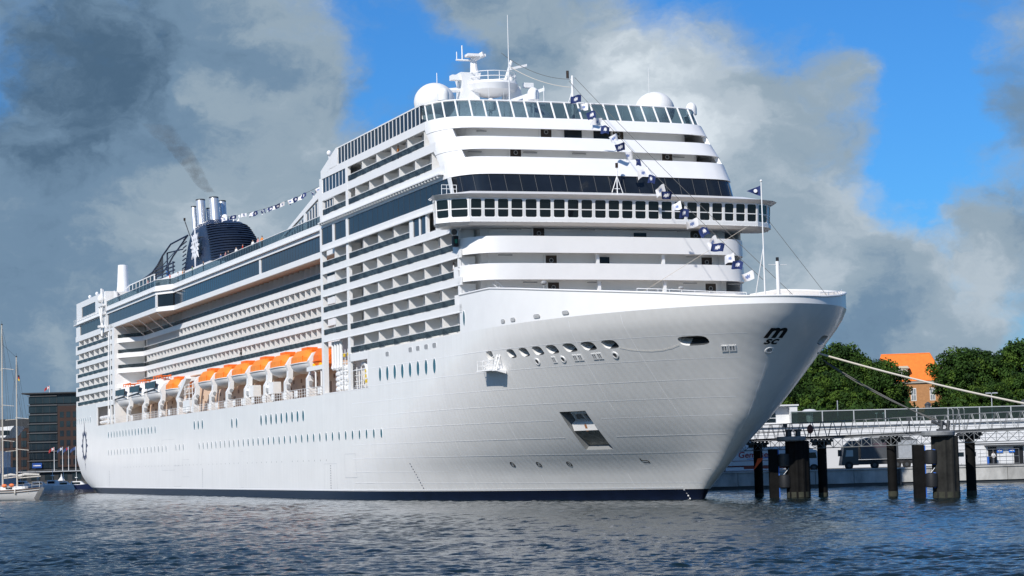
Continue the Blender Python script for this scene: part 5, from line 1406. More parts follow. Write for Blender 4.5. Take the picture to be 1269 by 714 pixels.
# ------------------------------------------------------------------ water: one sheet, real chop near the camera, calmer to the horizon
def build_water():
    near = np.exp(np.linspace(math.log(58), math.log(430), 1350))
    Y = np.concatenate([[-400, -60, 0, 25, 40], near, [470, 530, 620, 760, 1000, 1500, 2600, 5000, 9500]])
    fr = np.linspace(-1, 1, 641); out = np.array([1.25, 1.8, 3.5, 9, 30, 120.0])
    fr = np.concatenate([-out[::-1], fr, out]); nx, ny = len(fr), len(Y)
    half = .30 * np.maximum(Y, 40) + 8
    X = fr[None, :] * half[:, None]; YY = np.repeat(Y[:, None], nx, 1)
    dy = np.gradient(Y); dx = half * 2 / 640
    Z = np.zeros_like(X); r = np.random.default_rng(11)
    lam = np.exp(r.uniform(math.log(.34), math.log(2.2), 130)); th = r.normal(R(-100), R(40), 110); ph = r.uniform(0, 6.28, 110)
    for l, t, p in zip(lam, th, ph):
        k = 2 * math.pi / l; a = .0050 * l ** .85
        fade = np.clip((l / np.maximum(dy * 2.6 * abs(math.sin(t)) + .01, dx * 2.6 * abs(math.cos(t)) + .01) - .8) / 1.0, 0, 1)
        w = np.sin(k * (X * math.cos(t) + YY * math.sin(t)) + p)
        Z += (a * fade)[:, None] * (w + .45 * (w * w - .5))
    gust = .80 + .30 * np.sin(X * .060 + YY * .021 + 1) * np.sin(YY * .075 - X * .02) + .22 * np.sin(X * .15 - YY * .11) * np.sin(X * .08 + YY * .17 + 2)
    Z *= gust
    inside = (np.abs(fr) <= 1)[None, :] & ((Y > 44) & (Y < 440))[:, None]
    Z = np.where(inside, Z, 0)
    co = np.stack([X, YY, Z], -1).reshape(-1, 3)
    idx = np.arange(nx * ny).reshape(ny, nx)
    q = np.stack([idx[:-1, :-1], idx[:-1, 1:], idx[1:, 1:], idx[1:, :-1]], -1).reshape(-1, 4)
    me = bpy.data.meshes.new('water'); me.vertices.add(len(co)); me.vertices.foreach_set('co', co.astype(np.float32).ravel())
    me.loops.add(q.size); me.loops.foreach_set('vertex_index', q.astype(np.int32).ravel())
    me.polygons.add(len(q)); me.polygons.foreach_set('loop_start', np.arange(0, q.size, 4, dtype=np.int32)); me.polygons.foreach_set('loop_total', np.full(len(q), 4, np.int32))
    me.update(calc_edges=True); me.polygons.foreach_set('use_smooth', [True] * len(q))
    m = bpy.data.materials.new('harbour_water'); m.use_nodes = True; nt = m.node_tree; b = nt.nodes['Principled BSDF']
    b.inputs['Base Color'].default_value = (.005, .013, .015, 1); b.inputs['Roughness'].default_value = .045; b.inputs['IOR'].default_value = 1.333
    tc = nt.nodes.new('ShaderNodeTexCoord')
    prev = None
    for sc, st, ds in ((5.0, (.75, 1.2, 1), .020), (1.9, (.7, 1.3, 1), .026)):
        mp = nt.nodes.new('ShaderNodeMapping'); mp.inputs['Scale'].default_value = st; mp.inputs['Rotation'].default_value = (0, 0, R(12)); nt.links.new(tc.outputs['Object'], mp.inputs['Vector'])
        n = nt.nodes.new('ShaderNodeTexNoise'); n.inputs['Scale'].default_value = sc; n.inputs['Detail'].default_value = 5; n.inputs['Roughness'].default_value = .62; n.inputs['Distortion'].default_value = .3; nt.links.new(mp.outputs[0], n.inputs['Vector'])
        bp = nt.nodes.new('ShaderNodeBump'); bp.inputs['Strength'].default_value = 1.0; bp.inputs['Distance'].default_value = ds; nt.links.new(n.outputs['Fac'], bp.inputs['Height'])
        if prev is not None: nt.links.new(prev, bp.inputs['Normal'])
        prev = bp.outputs[0]
    nt.links.new(prev, b.inputs['Normal'])
    me.materials.append(m); o = link('water', me); tag(o, kind='structure')


build_water()

# ------------------------------------------------------------------ land and quay
ASPHALT = mat('quay_asphalt', (.09, .09, .088), .85, var=.15)
CONCRETE = mat('quay_concrete', (.42, .42, .405), .8, var=.35, vscale=.55, bump=.3, bscale=3, stretch=(1, 1, .5))
LAND = [(17, 257.0), (-55.5, 447), (-86, 531), (-3000, 531), (-3000, 9400), (3000, 9400), (3000, 262.0), (120, 262.0)]
m = MB(); m.prism([(x, y, -3) for x, y in LAND], (0, 0, 4.9)); o = m.build('ground', ASPHALT); tag(o, kind='structure')
QA, QB = Vector((17, 256.96, 0)), Vector((119, 261.9, 0)); qd = (QB - QA).normalized(); qn = Vector((qd.y, -qd.x, 0))
m = MB(); n = 22; Lq = (QB - QA).length
for i in range(n):
    a = QA + qd * (Lq * i / n + .03); b = QA + qd * (Lq * (i + 1) / n - .03)
    p = [a + qn * .5, b + qn * .5, b, a]; m.add([(v.x, v.y, z) for z in (.38, 1.93) for v in p], [(0, 3, 2, 1), (4, 5, 6, 7), (0, 1, 5, 4), (1, 2, 6, 5), (2, 3, 7, 6), (3, 0, 4, 7)])
o = m.build('quay_wall', CONCRETE); tag(o, 'long grey concrete quay wall in big blocks behind the jetty piles', 'quay wall')
m = MB(); p = [QA + qn * .3, QB + qn * .3, QB, QA]; m.add([(v.x, v.y, z) for z in (-1.5, .40) for v in p], [(0, 3, 2, 1), (4, 5, 6, 7), (0, 1, 5, 4), (1, 2, 6, 5), (2, 3, 7, 6), (3, 0, 4, 7)]); m.build('quay_footing', DGREY, o)
m = MB(); p = [QA + qn * .62, QB + qn * .62, QB - qn * .3, QA - qn * .3]; m.add([(v.x, v.y, z) for z in (1.94, 2.10) for v in p], [(0, 3, 2, 1), (4, 5, 6, 7), (0, 1, 5, 4), (1, 2, 6, 5), (2, 3, 7, 6), (3, 0, 4, 7)]); m.build('quay_coping', CONCRETE, o)
c = QA + qd * 28.3 + qn * .62
m = MB()
for sg in (-.45, .45): m.tube([(c.x + sg, c.y, .1), (c.x + sg, c.y, 2.0)], .16, 6)
for k in range(5): m.tube([(c.x - .45, c.y, .3 + k * .38), (c.x + .45, c.y, .3 + k * .38)], .05, 5)
m.box(c.x - .62, c.x + .62, c.y + .1, c.y + .2, .1, 2.0); m.build('quay_ladder', DGREY, o)
# shore on the left
o = None

# ------------------------------------------------------------------ jetty: dolphins, piles, fender posts, walkway
PILE = mat('tarred_pile', (.006, .006, .006), .75, spec=.12, var=.4, vscale=1.2, bump=.25, bscale=6)
PILE2 = mat('worn_sheet_pile', (.024, .024, .022), .75, spec=.15, var=.55, vscale=.7, bump=.25, bscale=4)
CAPM = mat('dolphin_cap', (.20, .21, .215), .6, var=.25)
ALGAE = mat('waterline_growth', (.030, .032, .020), .85, var=.4)
RUBBER = mat('fender_rubber', (.010, .010, .011), .5)
FBLUE = mat('fender_blue', (.03, .12, .45), .5, var=.2)


def pile(x, y, top, label):
    t = thing('mooring_pile', label, 'pile', (x, y, 0), 0, 'slim dark piles carrying the jetty walkway')
    m = MB(); m.tube([(0, 0, -3), (0, 0, top - .3)], .44, 14); m.build('shaft', PILE, t, smooth=True); m = MB(); m.tube([(0, 0, .02), (0, 0, .42 + .1 * math.sin(x))], .452, 14); m.build('growth', ALGAE, t, smooth=True)
    m = MB(); m.box(-1.05, 1.05, -.5, .5, top - .32, top - .12); m.box(-.9, .9, -.12, .12, top - .62, top - .32); m.build('head_beam', DGREY, t)
    m = MB()
    for k in range(6): m.box(-.95 + k * .36, -.85 + k * .36, -.56, .56, top - .12, top)
    m.build('bearing', DGREY, t)


pile(23.55, 210.3, 5.36, 'slim dark pile under the walkway nearest the ship bow')
pile(28.68, 202.5, 5.42, 'slim dark pile just right of the first thick black column')
pile(33.85, 194.6, 5.48, 'slim dark pile between the two thick columns, beside the grey truck')
pile(39.2, 186.4, 5.54, 'slim dark pile right of the worn thick column')


def dolphin(x, y, r, label, mt, kind):
    t = thing('dolphin_column', label, 'mooring dolphin', (x, y, 0), 0, 'thick mooring columns of the jetty')
    m = MB(); n = 40
    prof = [(r * (1 + .035 * (-1) ** (k // 2)) * math.cos(2 * math.pi * k / n), r * (1 + .035 * (-1) ** (k // 2)) * math.sin(2 * math.pi * k / n)) for k in range(n)]
    m.prism([(a, b, -3) for a, b in prof], (0, 0, 8.25)); m.build('shaft', mt, t)
    m = MB(); m.tube([(0, 0, .05), (0, 0, .55)], r * 1.03, 30); m.build('growth', ALGAE, t, smooth=True)
    m = MB(); m.rev([(r * 1.15, 0), (r * 1.25, .1), (r * 1.25, .38), (r * 1.15, .45)], (-.55, -.2, 5.22), 26); m.build('cap', CAPM, t, smooth=True, angle=30)
    m = MB()
    if kind == 0:
        m.tube([(-.75, -.2, 5.65), (-.75, -.2, 6.25)], .25, 12); m.tube([(.1, -.2, 5.65), (.1, -.2, 6.25)], .25, 12); m.tube([(-.75, -.2, 6.2), (-.75, -.2, 6.32)], .36, 12); m.tube([(.1, -.2, 6.2), (.1, -.2, 6.32)], .36, 12); m.build('bollard', DGREY, t, smooth=True, angle=30)
    else:
        m.box(-.6, .4, -.5, .3, 5.65, 5.85)
        for k, yy in ((-.4, -.3), (.2, -.1)):
            m.tube([(k, yy, 5.8), (k + .05, yy, 6.15), (k - .45, yy, 6.45), (k - .7, yy, 6.5)], .13, 8); m.tube([(k + .1, yy, 5.8), (k + .2, yy, 6.55)], .15, 8)
        m.build('mooring_hook', DGREY, t, smooth=True)
    return t


dolphin(26.05, 200.0, 1.08, 'thick black column nearest the ship, twin bollards on its cap', PILE, 0)
dolphin(36.35, 183.0, 1.12, 'thick worn grey column with mooring hooks and blue fenders beside it', PILE2, 1)


def fender(x, y, label, blue, w):
    t = thing('fender_post', label, 'fender post', (x, y, 0), 0, 'fender posts of the jetty')
    m = MB(); m.box(-w, w, -.45, .45, -3, 4.55); m.build('post', PILE, t)
    m = MB(); m.box(w, w + .12, -.4, .4, .1, 4.5); m.build('facing', FBLUE, t)
    for z in (1.55, 3.5):
        m = MB(); m.tube([(w + .12, 0, z), (w + .25, 0, z)], .42, 16); m.rev([(.35, -.62), (.62, -.55), (.66, 0), (.62, .55), (.35, .62)], (w + .62, -.3, z), 20)
        d = m.build('rubber_drum', RUBBER, t, smooth=True, angle=40)
        m = MB(); m.tube([(w + .62 + .60 * math.cos(a), -.62, z + .58 * math.sin(a)) for a in np.linspace(-1.5 if blue else -1.2, 1.5, 14)], .11 if blue else .05, 6); m.build('band', FBLUE, d, smooth=True)
    m = MB(); m.tube([(w + .1, -.5, 1.7), (w + 1.6, -.5, 3.5)], .035, 5); m.tube([(w + .1, -.5, 3.45), (w + 1.6, -.5, 3.5)], .03, 5); m.build('chain', STEEL, t)


fender(23.78, 200.0, 'dark fender post with dull black drums next to the first thick column', False, .40)
fender(34.07, 183.0, 'dark fender post with bright blue banded drums left of the worn column', True, .44)

WA, WB = Vector((21.5, 213.5, 5.4)), Vector((52.0, 166.0, 5.75))
wd = (WB - WA); Lw = wd.length; wd.normalize(); wn = Vector((wd.y, -wd.x, 0)).normalized()
if wn.y > 0: wn = -wn
walk = thing('jetty_walkway', 'long steel truss walkway with zigzag railing running over the dark piles', 'walkway', WA)
m = MB()
def wp(a, o, z): return wd * a + wn * o + Vector((0, 0, z))
def wbox(m, a0, a1, o0, o1, z0, z1): m.hexa([wp(a0, o0, z0), wp(a1, o0, z0), wp(a1, o1, z0), wp(a0, o1, z0), wp(a0, o0, z1), wp(a1, o0, z1), wp(a1, o1, z1), wp(a0, o1, z1)])
wbox(m, 0, Lw, -.7, .7, .0, .16); m.build('deck', DGREY, walk)
rail_m = mat('galvanised', (.22, .235, .245), .5, metal=.25)
m = MB()
for o_ in (-.68, .68):
    for z in (.75, 1.5): m.tube([wp(0, o_, z), wp(Lw, o_, z)], .022, 5)
    k = 0.0
    while k < Lw - 1.6:
        m.tube([wp(k, o_, .1), wp(k + .55, o_, 1.5)], .026, 5); m.tube([wp(k + .75, o_, 1.5), wp(k + 1.3, o_, .1)], .026, 5); k += 1.5
m.build('railing', rail_m, walk)
m = MB()
for o_ in (.6,):
    for z in (-.08, -.95): m.tube([wp(0, o_, z), wp(Lw, o_, z)], .045, 6)
    k = 0.0
    while k < Lw - 1.4:
        m.tube([wp(k, o_, -.08), wp(k + 1.3, o_, -.95)], .025, 5); m.tube([wp(k + 1.3, o_, -.08), wp(k, o_, -.95)], .025, 5); m.tube([wp(k, o_, -.08), wp(k, o_, -.95)], .03, 5); k += 1.3
m.build('truss', rail_m, walk)
for a in (9.0, 26.0, 41.0):
    m = MB(); m.tube([wp(a, .72, .1), wp(a, .72, 1.2)], .04, 6); m.box(*[c for c in (wp(a, .8, 1.2).x - .2, wp(a, .8, 1.2).x + .2, wp(a, .8, 1.2).y - .15, wp(a, .8, 1.2).y + .15, wp(a, 0, 1.15).z, wp(a, 0, 1.45).z)]); m.build('lamp', DGREY, walk)
gx = thing('walkway_gate', 'tall grey hoop gate on the walkway by the worn thick column', 'gate', WA + wp(30.5, .4, 0))
m = MB()
for a in (0, .7, 1.4): m.tube([wd * a + Vector((0, 0, .1)), wd * a + Vector((0, 0, 1.9)), wd * (a + .2) + Vector((0, 0, 2.05)), wd * (a + .5) + Vector((0, 0, 2.05)), wd * (a + .62) + Vector((0, 0, 1.9)), wd * (a + .62) + Vector((0, 0, .1))], .035, 6)
m.build('frame', rail_m, gx)
bl = thing('round_marker', 'dark red round marker standing on the walkway above the first column', 'marker', (27.35, 200.2, 5.35))
m = MB(); m.ell((0, 0, .95), (.30, .16, .42), 14, 10); m.build('disc', mat('dull_red', (.10, .022, .018), .6), bl, smooth=True); m = MB(); m.tube([(0, 0, 0), (0, 0, .6)], .04, 6); m.build('post', DGREY, bl)
pn = thing('orange_pennant', 'small orange triangular pennant hanging in front of the first slim pile', 'pennant', (23.15, 206.2, 3.7))
m = MB(); m.add([(-.10, 0, 0), (.42, -.02, .06), (.36, -.12, -.1), (.05, .10, -.35), (-.55, 0, -1.15), (-.25, .10, -.55)], [(0, 1, 2), (0, 2, 3), (0, 3, 5), (3, 4, 5)]); m.add([(-.10, -.02, 0), (.36, -.14, -.1), (-.55, -.02, -1.15)], [(0, 1, 2)])
m.build('cloth', mat('signal_orange', (.85, .13, .03), .7), pn, recalc=False); m = MB(); m.tube([(.2, 0, .03), (.2, .1, 1.6)], .02, 5); m.build('line', DROPE, pn)

# mooring lines
P = S2W(22.0, -5.4, 13.05)
wire('mooring_line', 'pale thick mooring line from the bow fairlead out past the right edge', (P, Vector((44.6, 165.5, 6.3))), .085, ROPE, .35, 'mooring line', 40)
P = S2W(24.5, -7.3, 12.55)
wire('mooring_line', 'upper thin dark mooring line from bow to hooks on the worn column', (P, Vector((35.65, 182.7, 6.5))), .05, DROPE, .25, 'mooring line')
wire('mooring_line', 'lower thin dark mooring line from bow to hooks on the worn column', (P + Vector((.3, .3, -.25)), Vector((36.25, 182.9, 6.45))), .05, DROPE, .45, 'mooring line')
m = MB(); pth = [S2W(*hpoint(a, z, 0, 0, .05)) for a, z in ((29.9, 14.1), (29, 13.85), (28, 13.7), (27, 13.62), (26, 13.64), (25, 13.78), (24.2, 14.0))]; m.tube(pth, .007, 5); o = m.build('slack_line', ROPE); tag(o, 'thin slack line sagging between two bow mooring ports on the hull', 'rope')

# ------------------------------------------------------------------ terminal behind the quay
WALLW = mat('terminal_cladding', (.66, .675, .69), .5, var=.05, vscale=.3)
GREENGLASS = glassy('balustrade_glass', (.42, .55, .53), .42)
term = thing('terminal_building', 'long low white terminal with a glass balustrade around its roof terrace', 'terminal', (38, 305, 1.9))
X1 = 110.0
m = MB(); m.box(-36, X1, .2, 24, 0, 6.0); m.box(-36, X1, -.15, 24, 5.95, 6.38)
for k in range(10): m.box(-36, X1, .14, .2, .5 + k * .55, .56 + k * .55)
m.build('wall', WALLW, term)
gt = MB(); gt.box(1.0, X1, 0.0, .06, 6.42, 8.05); g = gt.build('glass_balustrade', GREENGLASS, term)
m = MB()
for i in range(26): m.box(1.0 + i * 4.45 - .07, 1.0 + i * 4.45 + .07, -.1, .0, 6.4, 8.1)
m.box(1.0, X1, -.08, .1, 8.05, 8.17); m.build('balustrade_frame', mat('balustrade_frame', (.42, .45, .47), .4), g)
m = MB(); m.box(-7, 1.0, 1.5, 9, 6.35, 8.95); m.box(.9, 2.0, .4, 9, 6.35, 9.05); m.box(-7.2, 2.2, .2, 9.3, 8.95, 9.15); b_ = m.build('stair_tower', WALLW, term)
m = MB()
for i in range(3):
    for j in range(2): m.box(-6.6 + j * 3.0, -4.0 + j * 3.0, 1.40, 1.48, 6.7 + i * .72, 7.25 + i * .72)
m.build('window', DARKGLASS, b_)
m = MB(); m.rev([(1.0, 0), (1.05, .25), (.7, .45), (.05, .5)], (4.2, 4, 8.0), 16); m.tube([(4.2, 4, 6.3), (4.2, 4, 8)], .5, 8); m.build('roof_vent', WALLW, term, smooth=True)
for x, w, h in ((29.3, 1.2, 2.4), (33.0, 1.3, 2.4)):
    m = MB(); m.box(x - w / 2, x + w / 2, .08, .14, .0, h); m.build('doorway', BLACK, term)
m = MB()
for x in (-2.0, 4.6, 12.2): m.box(x, x + 3.6, .1, .16, 0, 3.9)
m.build('gate_panels', mat('roller_gate', (.58, .59, .60), .5), term)
m = MB(); m.box(28.2, 34.5, -.7, .18, 2.55, 2.7); m.box(25.6, 36, .1, .17, 2.8, 2.95); m.build('canopy', DGREY, term)
for i, x in enumerate((30.35, 32.05)):
    m = MB(); m.box(x - .42, x + .42, .02, .1, 1.6, 2.1); s_ = m.build('sign_plate', mat('sign_blue', (.02, .16, .62), .4) if i == 0 else bpy.data.materials['sign_blue'], term)
    m = MB(); m.box(x - .28, x + .28, .0, .02, 1.8, 1.9); m.build('sign_bar', CLOTH['white'], s_)
m = MB(); m.tube([(28.55, -.4, 0), (28.55, -.4, 1.1)], .18, 10); m.build('blue_bin', mat('bin_blue', (.02, .12, .5), .5), term)
m = MB()
for i in range(14):
    x = 18.5 + i * .9; m.tube([(x, -1.6, 0), (x, -1.6, 2.1)], .03, 5)
for z in (.1, 1.1, 2.1): m.tube([(18.5, -1.6, z), (30.2, -1.6, z)], .03, 5)
o = m.build('wire_fence', rail_m); o.location = (40, 303, 1.9); tag(o, 'light wire mesh fence in front of the white terminal wall', 'fence')
# street lamps on the terrace
def lamp(x, y, h, label):
    t = thing('street_lamp', label, 'street lamp', (x, y, 1.9)); m = MB(); m.tube([(0, 0, 0), (0, 0, h)], .09, 8, r1=.06); m.build('pole', STEEL, t)
    m = MB(); m.box(-.9, -.1, -.2, .2, h - .05, h + .1); m.box(.1, .9, -.2, .2, h - .05, h + .1); m.build('lamp_head', STEEL, t)
lamp(72.6, 328, 10.6, 'tall double headed lamp in front of the trees at the right')
t = thing('flag_staff', 'bare thin grey pole rising above the glass balustrade near the ship', 'pole', (45.8, 306, 1.9)); m = MB(); m.tube([(0, 0, 4), (0, 0, 9.4)], .07, 6); m.build('pole', STEEL, t); m = MB(); m.ell((0, 0, 9.45), (.1, .1, .1), 8, 6); m.build('pole_cap', STEEL, t)
t = thing('terrace_lamp', 'pair of small white lamps on the terrace behind the glass', 'lamp', (52.3, 312, 8.2))
m = MB(); m.tube([(0, 0, 0), (0, 0, 1.35)], .05, 6); m.tube([(1.0, 0, 0), (1.0, 0, 1.35)], .05, 6); m.build('pole', STEEL, t); m = MB(); m.ell((0, 0, 1.4), (.22, .22, .12), 10, 6); m.ell((1.0, 0, 1.4), (.22, .22, .12), 10, 6); m.build('lamp_head', CLOTH['white'], t)
for x, lb in ((61.7, 'dark pointed lantern above the balustrade left of the orange roof'), (76.0, 'dark pointed lantern above the balustrade at the far right')):
    t = thing('terrace_lantern', lb, 'lantern', (x, 322, 8.2)); m = MB(); m.tube([(0, 0, 0), (0, 0, 2.2)], .07, 6); m.build('pole', DGREY, t); m = MB(); m.rev([(.25, 0), (.42, .1), (.4, .55), (.55, .6), (.1, 1.0)], (0, 0, 2.1), 8); m.build('lamp_head', DGREY, t)

# ------------------------------------------------------------------ vehicles on the quay
TYRE = mat('tyre', (.012, .012, .012), .8); TWHITE = mat('truck_white', (.62, .63, .64), .4, var=.05); TGREY = mat('truck_grey', (.07, .076, .083), .45, var=.1); TRIM = mat('truck_trim', (.03, .03, .032), .6)
def wheel(t, x, y, r=.52):
    m = MB(); m.tube([(x, y - .16, r), (x, y + .16, r)], r, 16); w = m.build('wheel', TYRE, t, smooth=True, angle=40); m = MB(); m.tube([(x, y - .17, r), (x, y + .17, r)], r * .45, 12); m.build('rim', DGREY, w)
t = thing('semi_truck', 'white articulated truck with red lettering on its long trailer', 'truck', (25.5, 272, 1.9)); t.scale = (1, 1, .80)
m = MB(); m.box(-4.0, 9.3, -1.25, 1.25, 1.05, 3.95); tr = m.build('trailer', TWHITE, t)
V, F = text_mesh('Gem\u00fcse', 1.3, .03, .12)
m = MB(); m.add([(2.3 + x * .86, -1.262, 2.3 + y) for x, y, z in V], F); m.build('lettering', mat('lettering_red', (.32, .03, .03), .5), tr, recalc=False)
m = MB(); m.hexa([(3.4, -1.27, 1.98), (6.6, -1.27, 2.22), (6.6, -1.265, 2.22), (3.4, -1.265, 1.98), (3.4, -1.27, 2.08), (6.6, -1.27, 2.36), (6.6, -1.265, 2.36), (3.4, -1.265, 2.08)]); m.build('blue_slogan_stripe', FBLUE, tr)
m = MB(); m.box(-4, 9.3, -1.27, -1.26, 1.75, 1.83); m.box(-4, 9.3, -1.0, 1.0, .85, 1.05); m.box(3.0, 8.8, -1.2, -1.15, .5, 1.05); m.build('side_skirt', [mat('skirt_red', (.22, .035, .02), .5)], t)
m = MB(); m.hexa([(9.9, -1.22, .6), (12.7, -1.22, .6), (12.7, 1.22, .6), (9.9, 1.22, .6), (9.9, -1.22, 3.3), (12.2, -1.22, 3.3), (12.2, 1.22, 3.3), (9.9, 1.22, 3.3)]); m.hexa([(9.9, -1.1, 3.3), (11.9, -1.1, 3.3), (11.9, 1.1, 3.3), (9.9, 1.1, 3.3), (9.9, -1.0, 3.85), (11.0, -1.0, 3.85), (11.0, 1.0, 3.85), (9.9, 1.0, 3.85)]); cb_ = m.build('cab', TWHITE, t)
m = MB(); m.hexa([(11.2, -1.235, 1.95), (12.2, -1.235, 1.95), (12.2, -1.225, 1.95), (11.2, -1.225, 1.95), (11.2, -1.235, 2.85), (12.05, -1.235, 2.85), (12.05, -1.225, 2.85), (11.2, -1.225, 2.85)]); m.build('side_window', DARKGLASS, cb_)
m = MB(); m.box(9.0, 12.6, -1.1, 1.1, .45, .62); m.box(12.3, 12.8, -1.25, -1.15, 1.9, 2.6); m.build('chassis', TRIM, t)
for x in (-2.4, -1.1, .2, 9.6, 11.8): wheel(t, x, -1.08)
t = thing('grey_truck', 'dark grey covered truck with black cab, parked behind the third pile', 'truck', (41.0, 270, 1.9))
m = MB(); m.box(1.9, 9.0, -1.25, 1.25, 1.25, 3.55); m.prism([(2.1, -1.2, 3.56), (2.2, -1.2, 3.75), (3.0, -1.2, 3.95), (8.0, -1.2, 3.95), (8.8, -1.2, 3.56)], (0, 2.4, 0)); bd = m.build('box_body', TGREY, t)
m = MB(); m.hexa([(2.2, -1.27, 2.6), (5.6, -1.27, 2.75), (5.6, -1.26, 2.75), (2.2, -1.26, 2.6), (2.6, -1.27, 3.25), (5.6, -1.27, 3.25), (5.6, -1.26, 3.25), (2.6, -1.26, 3.25)]); m.build('curved_stripe', mat('stripe_mauve', (.085, .06, .075), .5), bd)
m = MB(); m.box(6.6, 6.75, -1.28, -1.26, 1.3, 3.5); m.box(7.9, 8.0, -1.28, -1.26, 1.3, 3.5); m.box(6.75, 8.9, -1.275, -1.26, 1.3, 3.5); m.build('side_door', STEEL, bd)
m = MB(); m.hexa([(-.55, -1.2, .55), (1.6, -1.2, .55), (1.6, 1.2, .55), (-.55, 1.2, .55), (-.15, -1.2, 2.85), (1.6, -1.2, 2.85), (1.6, 1.2, 2.85), (-.15, 1.2, 2.85)]); m.hexa([(-.1, -1.1, 2.85), (1.6, -1.1, 2.85), (1.6, 1.1, 2.85), (-.1, 1.1, 2.85), (.7, -1.0, 3.6), (1.6, -1.0, 3.6), (1.6, 1.0, 3.6), (.7, 1.0, 3.6)]); cb_ = m.build('cab', mat('cab_dark', (.035, .038, .042), .35), t)
m = MB(); m.hexa([(.0, -1.215, 1.65), (.95, -1.215, 1.65), (.95, -1.205, 1.65), (.0, -1.205, 1.65), (.12, -1.215, 2.45), (.95, -1.215, 2.45), (.95, -1.205, 2.45), (.12, -1.205, 2.45)]); m.build('side_window', mat('window_pale', (.35, .40, .42), .1), cb_)
m = MB(); m.box(-.95, -.5, -1.45, -1.2, 1.7, 2.5); m.build('mirror', TRIM, cb_)
m = MB(); m.box(-.4, 8.9, -1.0, 1.0, .6, 1.2); m.build('chassis', TRIM, t)
for x in (.4, 3.6, 6.4, 7.6): wheel(t, x, -1.05)
t = thing('parked_van', 'small pale van half hidden between the worn column and its neighbour pile', 'van', (57.6, 285, 1.9))
m = MB(); m.box(-.6, 3.2, -.9, .9, .35, 1.2); m.prism([(-.3, -.85, 1.2), (.2, -.85, 1.95), (3.1, -.85, 2.0), (3.2, -.85, 1.2)], (0, 1.7, 0)); bd = m.build('body', TWHITE, t); m = MB(); m.box(.4, 1.3, -.9, -.86, 1.25, 1.8); m.box(1.5, 2.9, -.9, -.86, 1.25, 1.8); m.build('window', DARKGLASS, bd)
for x in (.2, 2.5): wheel(t, x, -.8, .33)

# ------------------------------------------------------------------ people (one continuous body each)
def body_mesh():
    V = [(0, 0, .95), (0, 0, 1.18), (0, 0, 1.40), (0, .0, 1.52), (0, -.01, 1.66), (.10, 0, .90), (.11, -.01, .48), (.12, 0, .08), (.12, -.12, .04), (-.10, 0, .90), (-.11, -.01, .48), (-.12, 0, .08), (-.12, -.12, .04),
         (.20, 0, 1.40), (.26, -.03, 1.12), (.22, -.20, .98), (-.20, 0, 1.40), (-.26, -.03, 1.12), (-.22, -.20, .98), (0, -.01, 1.74)]
    Eg = [(0, 1), (1, 2), (2, 3), (3, 4), (4, 19), (0, 5), (5, 6), (6, 7), (7, 8), (0, 9), (9, 10), (10, 11), (11, 12), (2, 13), (13, 14), (14, 15), (2, 16), (16, 17), (17, 18)]
    rad = [.15, .15, .16, .065, .10, .095, .07, .05, .04, .095, .07, .05, .04, .07, .05, .035, .07, .05, .035, .08]
    me = bpy.data.meshes.new('body'); me.from_pydata(V, Eg, []); o = link('body', me)
    md = o.modifiers.new('skin', 'SKIN'); sv = me.skin_vertices[0].data
    for i, r in enumerate(rad): sv[i].radius = (r, r * (.72 if i < 3 else 1)); sv[i].use_root = i == 0
    s2 = o.modifiers.new('sub', 'SUBSURF'); s2.levels = 1; s2.render_levels = 1
    bpy.context.view_layer.update()
    nm = bpy.data.meshes.new_from_object(o.evaluated_get(bpy.context.evaluated_depsgraph_get())); bpy.data.objects.remove(o)
    for x in (TROUSER, CLOTH['white'], SKIN): nm.materials.append(x)
    mi = []
    for p in nm.polygons:
        c = p.center; mi.append(2 if c.z > 1.49 or (abs(c.x) > .19 and c.z < 1.12) else 1 if c.z > .93 else 0)
    nm.polygons.foreach_set('material_index', mi); shade(nm, 180); return nm


BODY = body_mesh(); HAIRB = MB(); HAIRB.ell((0, .02, 1.71), (.105, .11, .10), 12, 8, 0, -.2)
shirts = {}
def person(loc, rz, shirt, label, group=None):
    t = thing('person', label, 'person', loc, rz, group)
    if shirt not in shirts:
        b = BODY.copy(); b.materials[1] = CLOTH[shirt]; shirts[shirt] = b
    link('body', shirts[shirt], t); HAIRB.build('hair', HAIR, t, smooth=True)


def rail_person(s, t, z, shirt, label): person(S2W(s, t, z), SHIP_RZ + math.pi + random.uniform(-.6, .6), shirt, label, 'passengers on the ship decks')


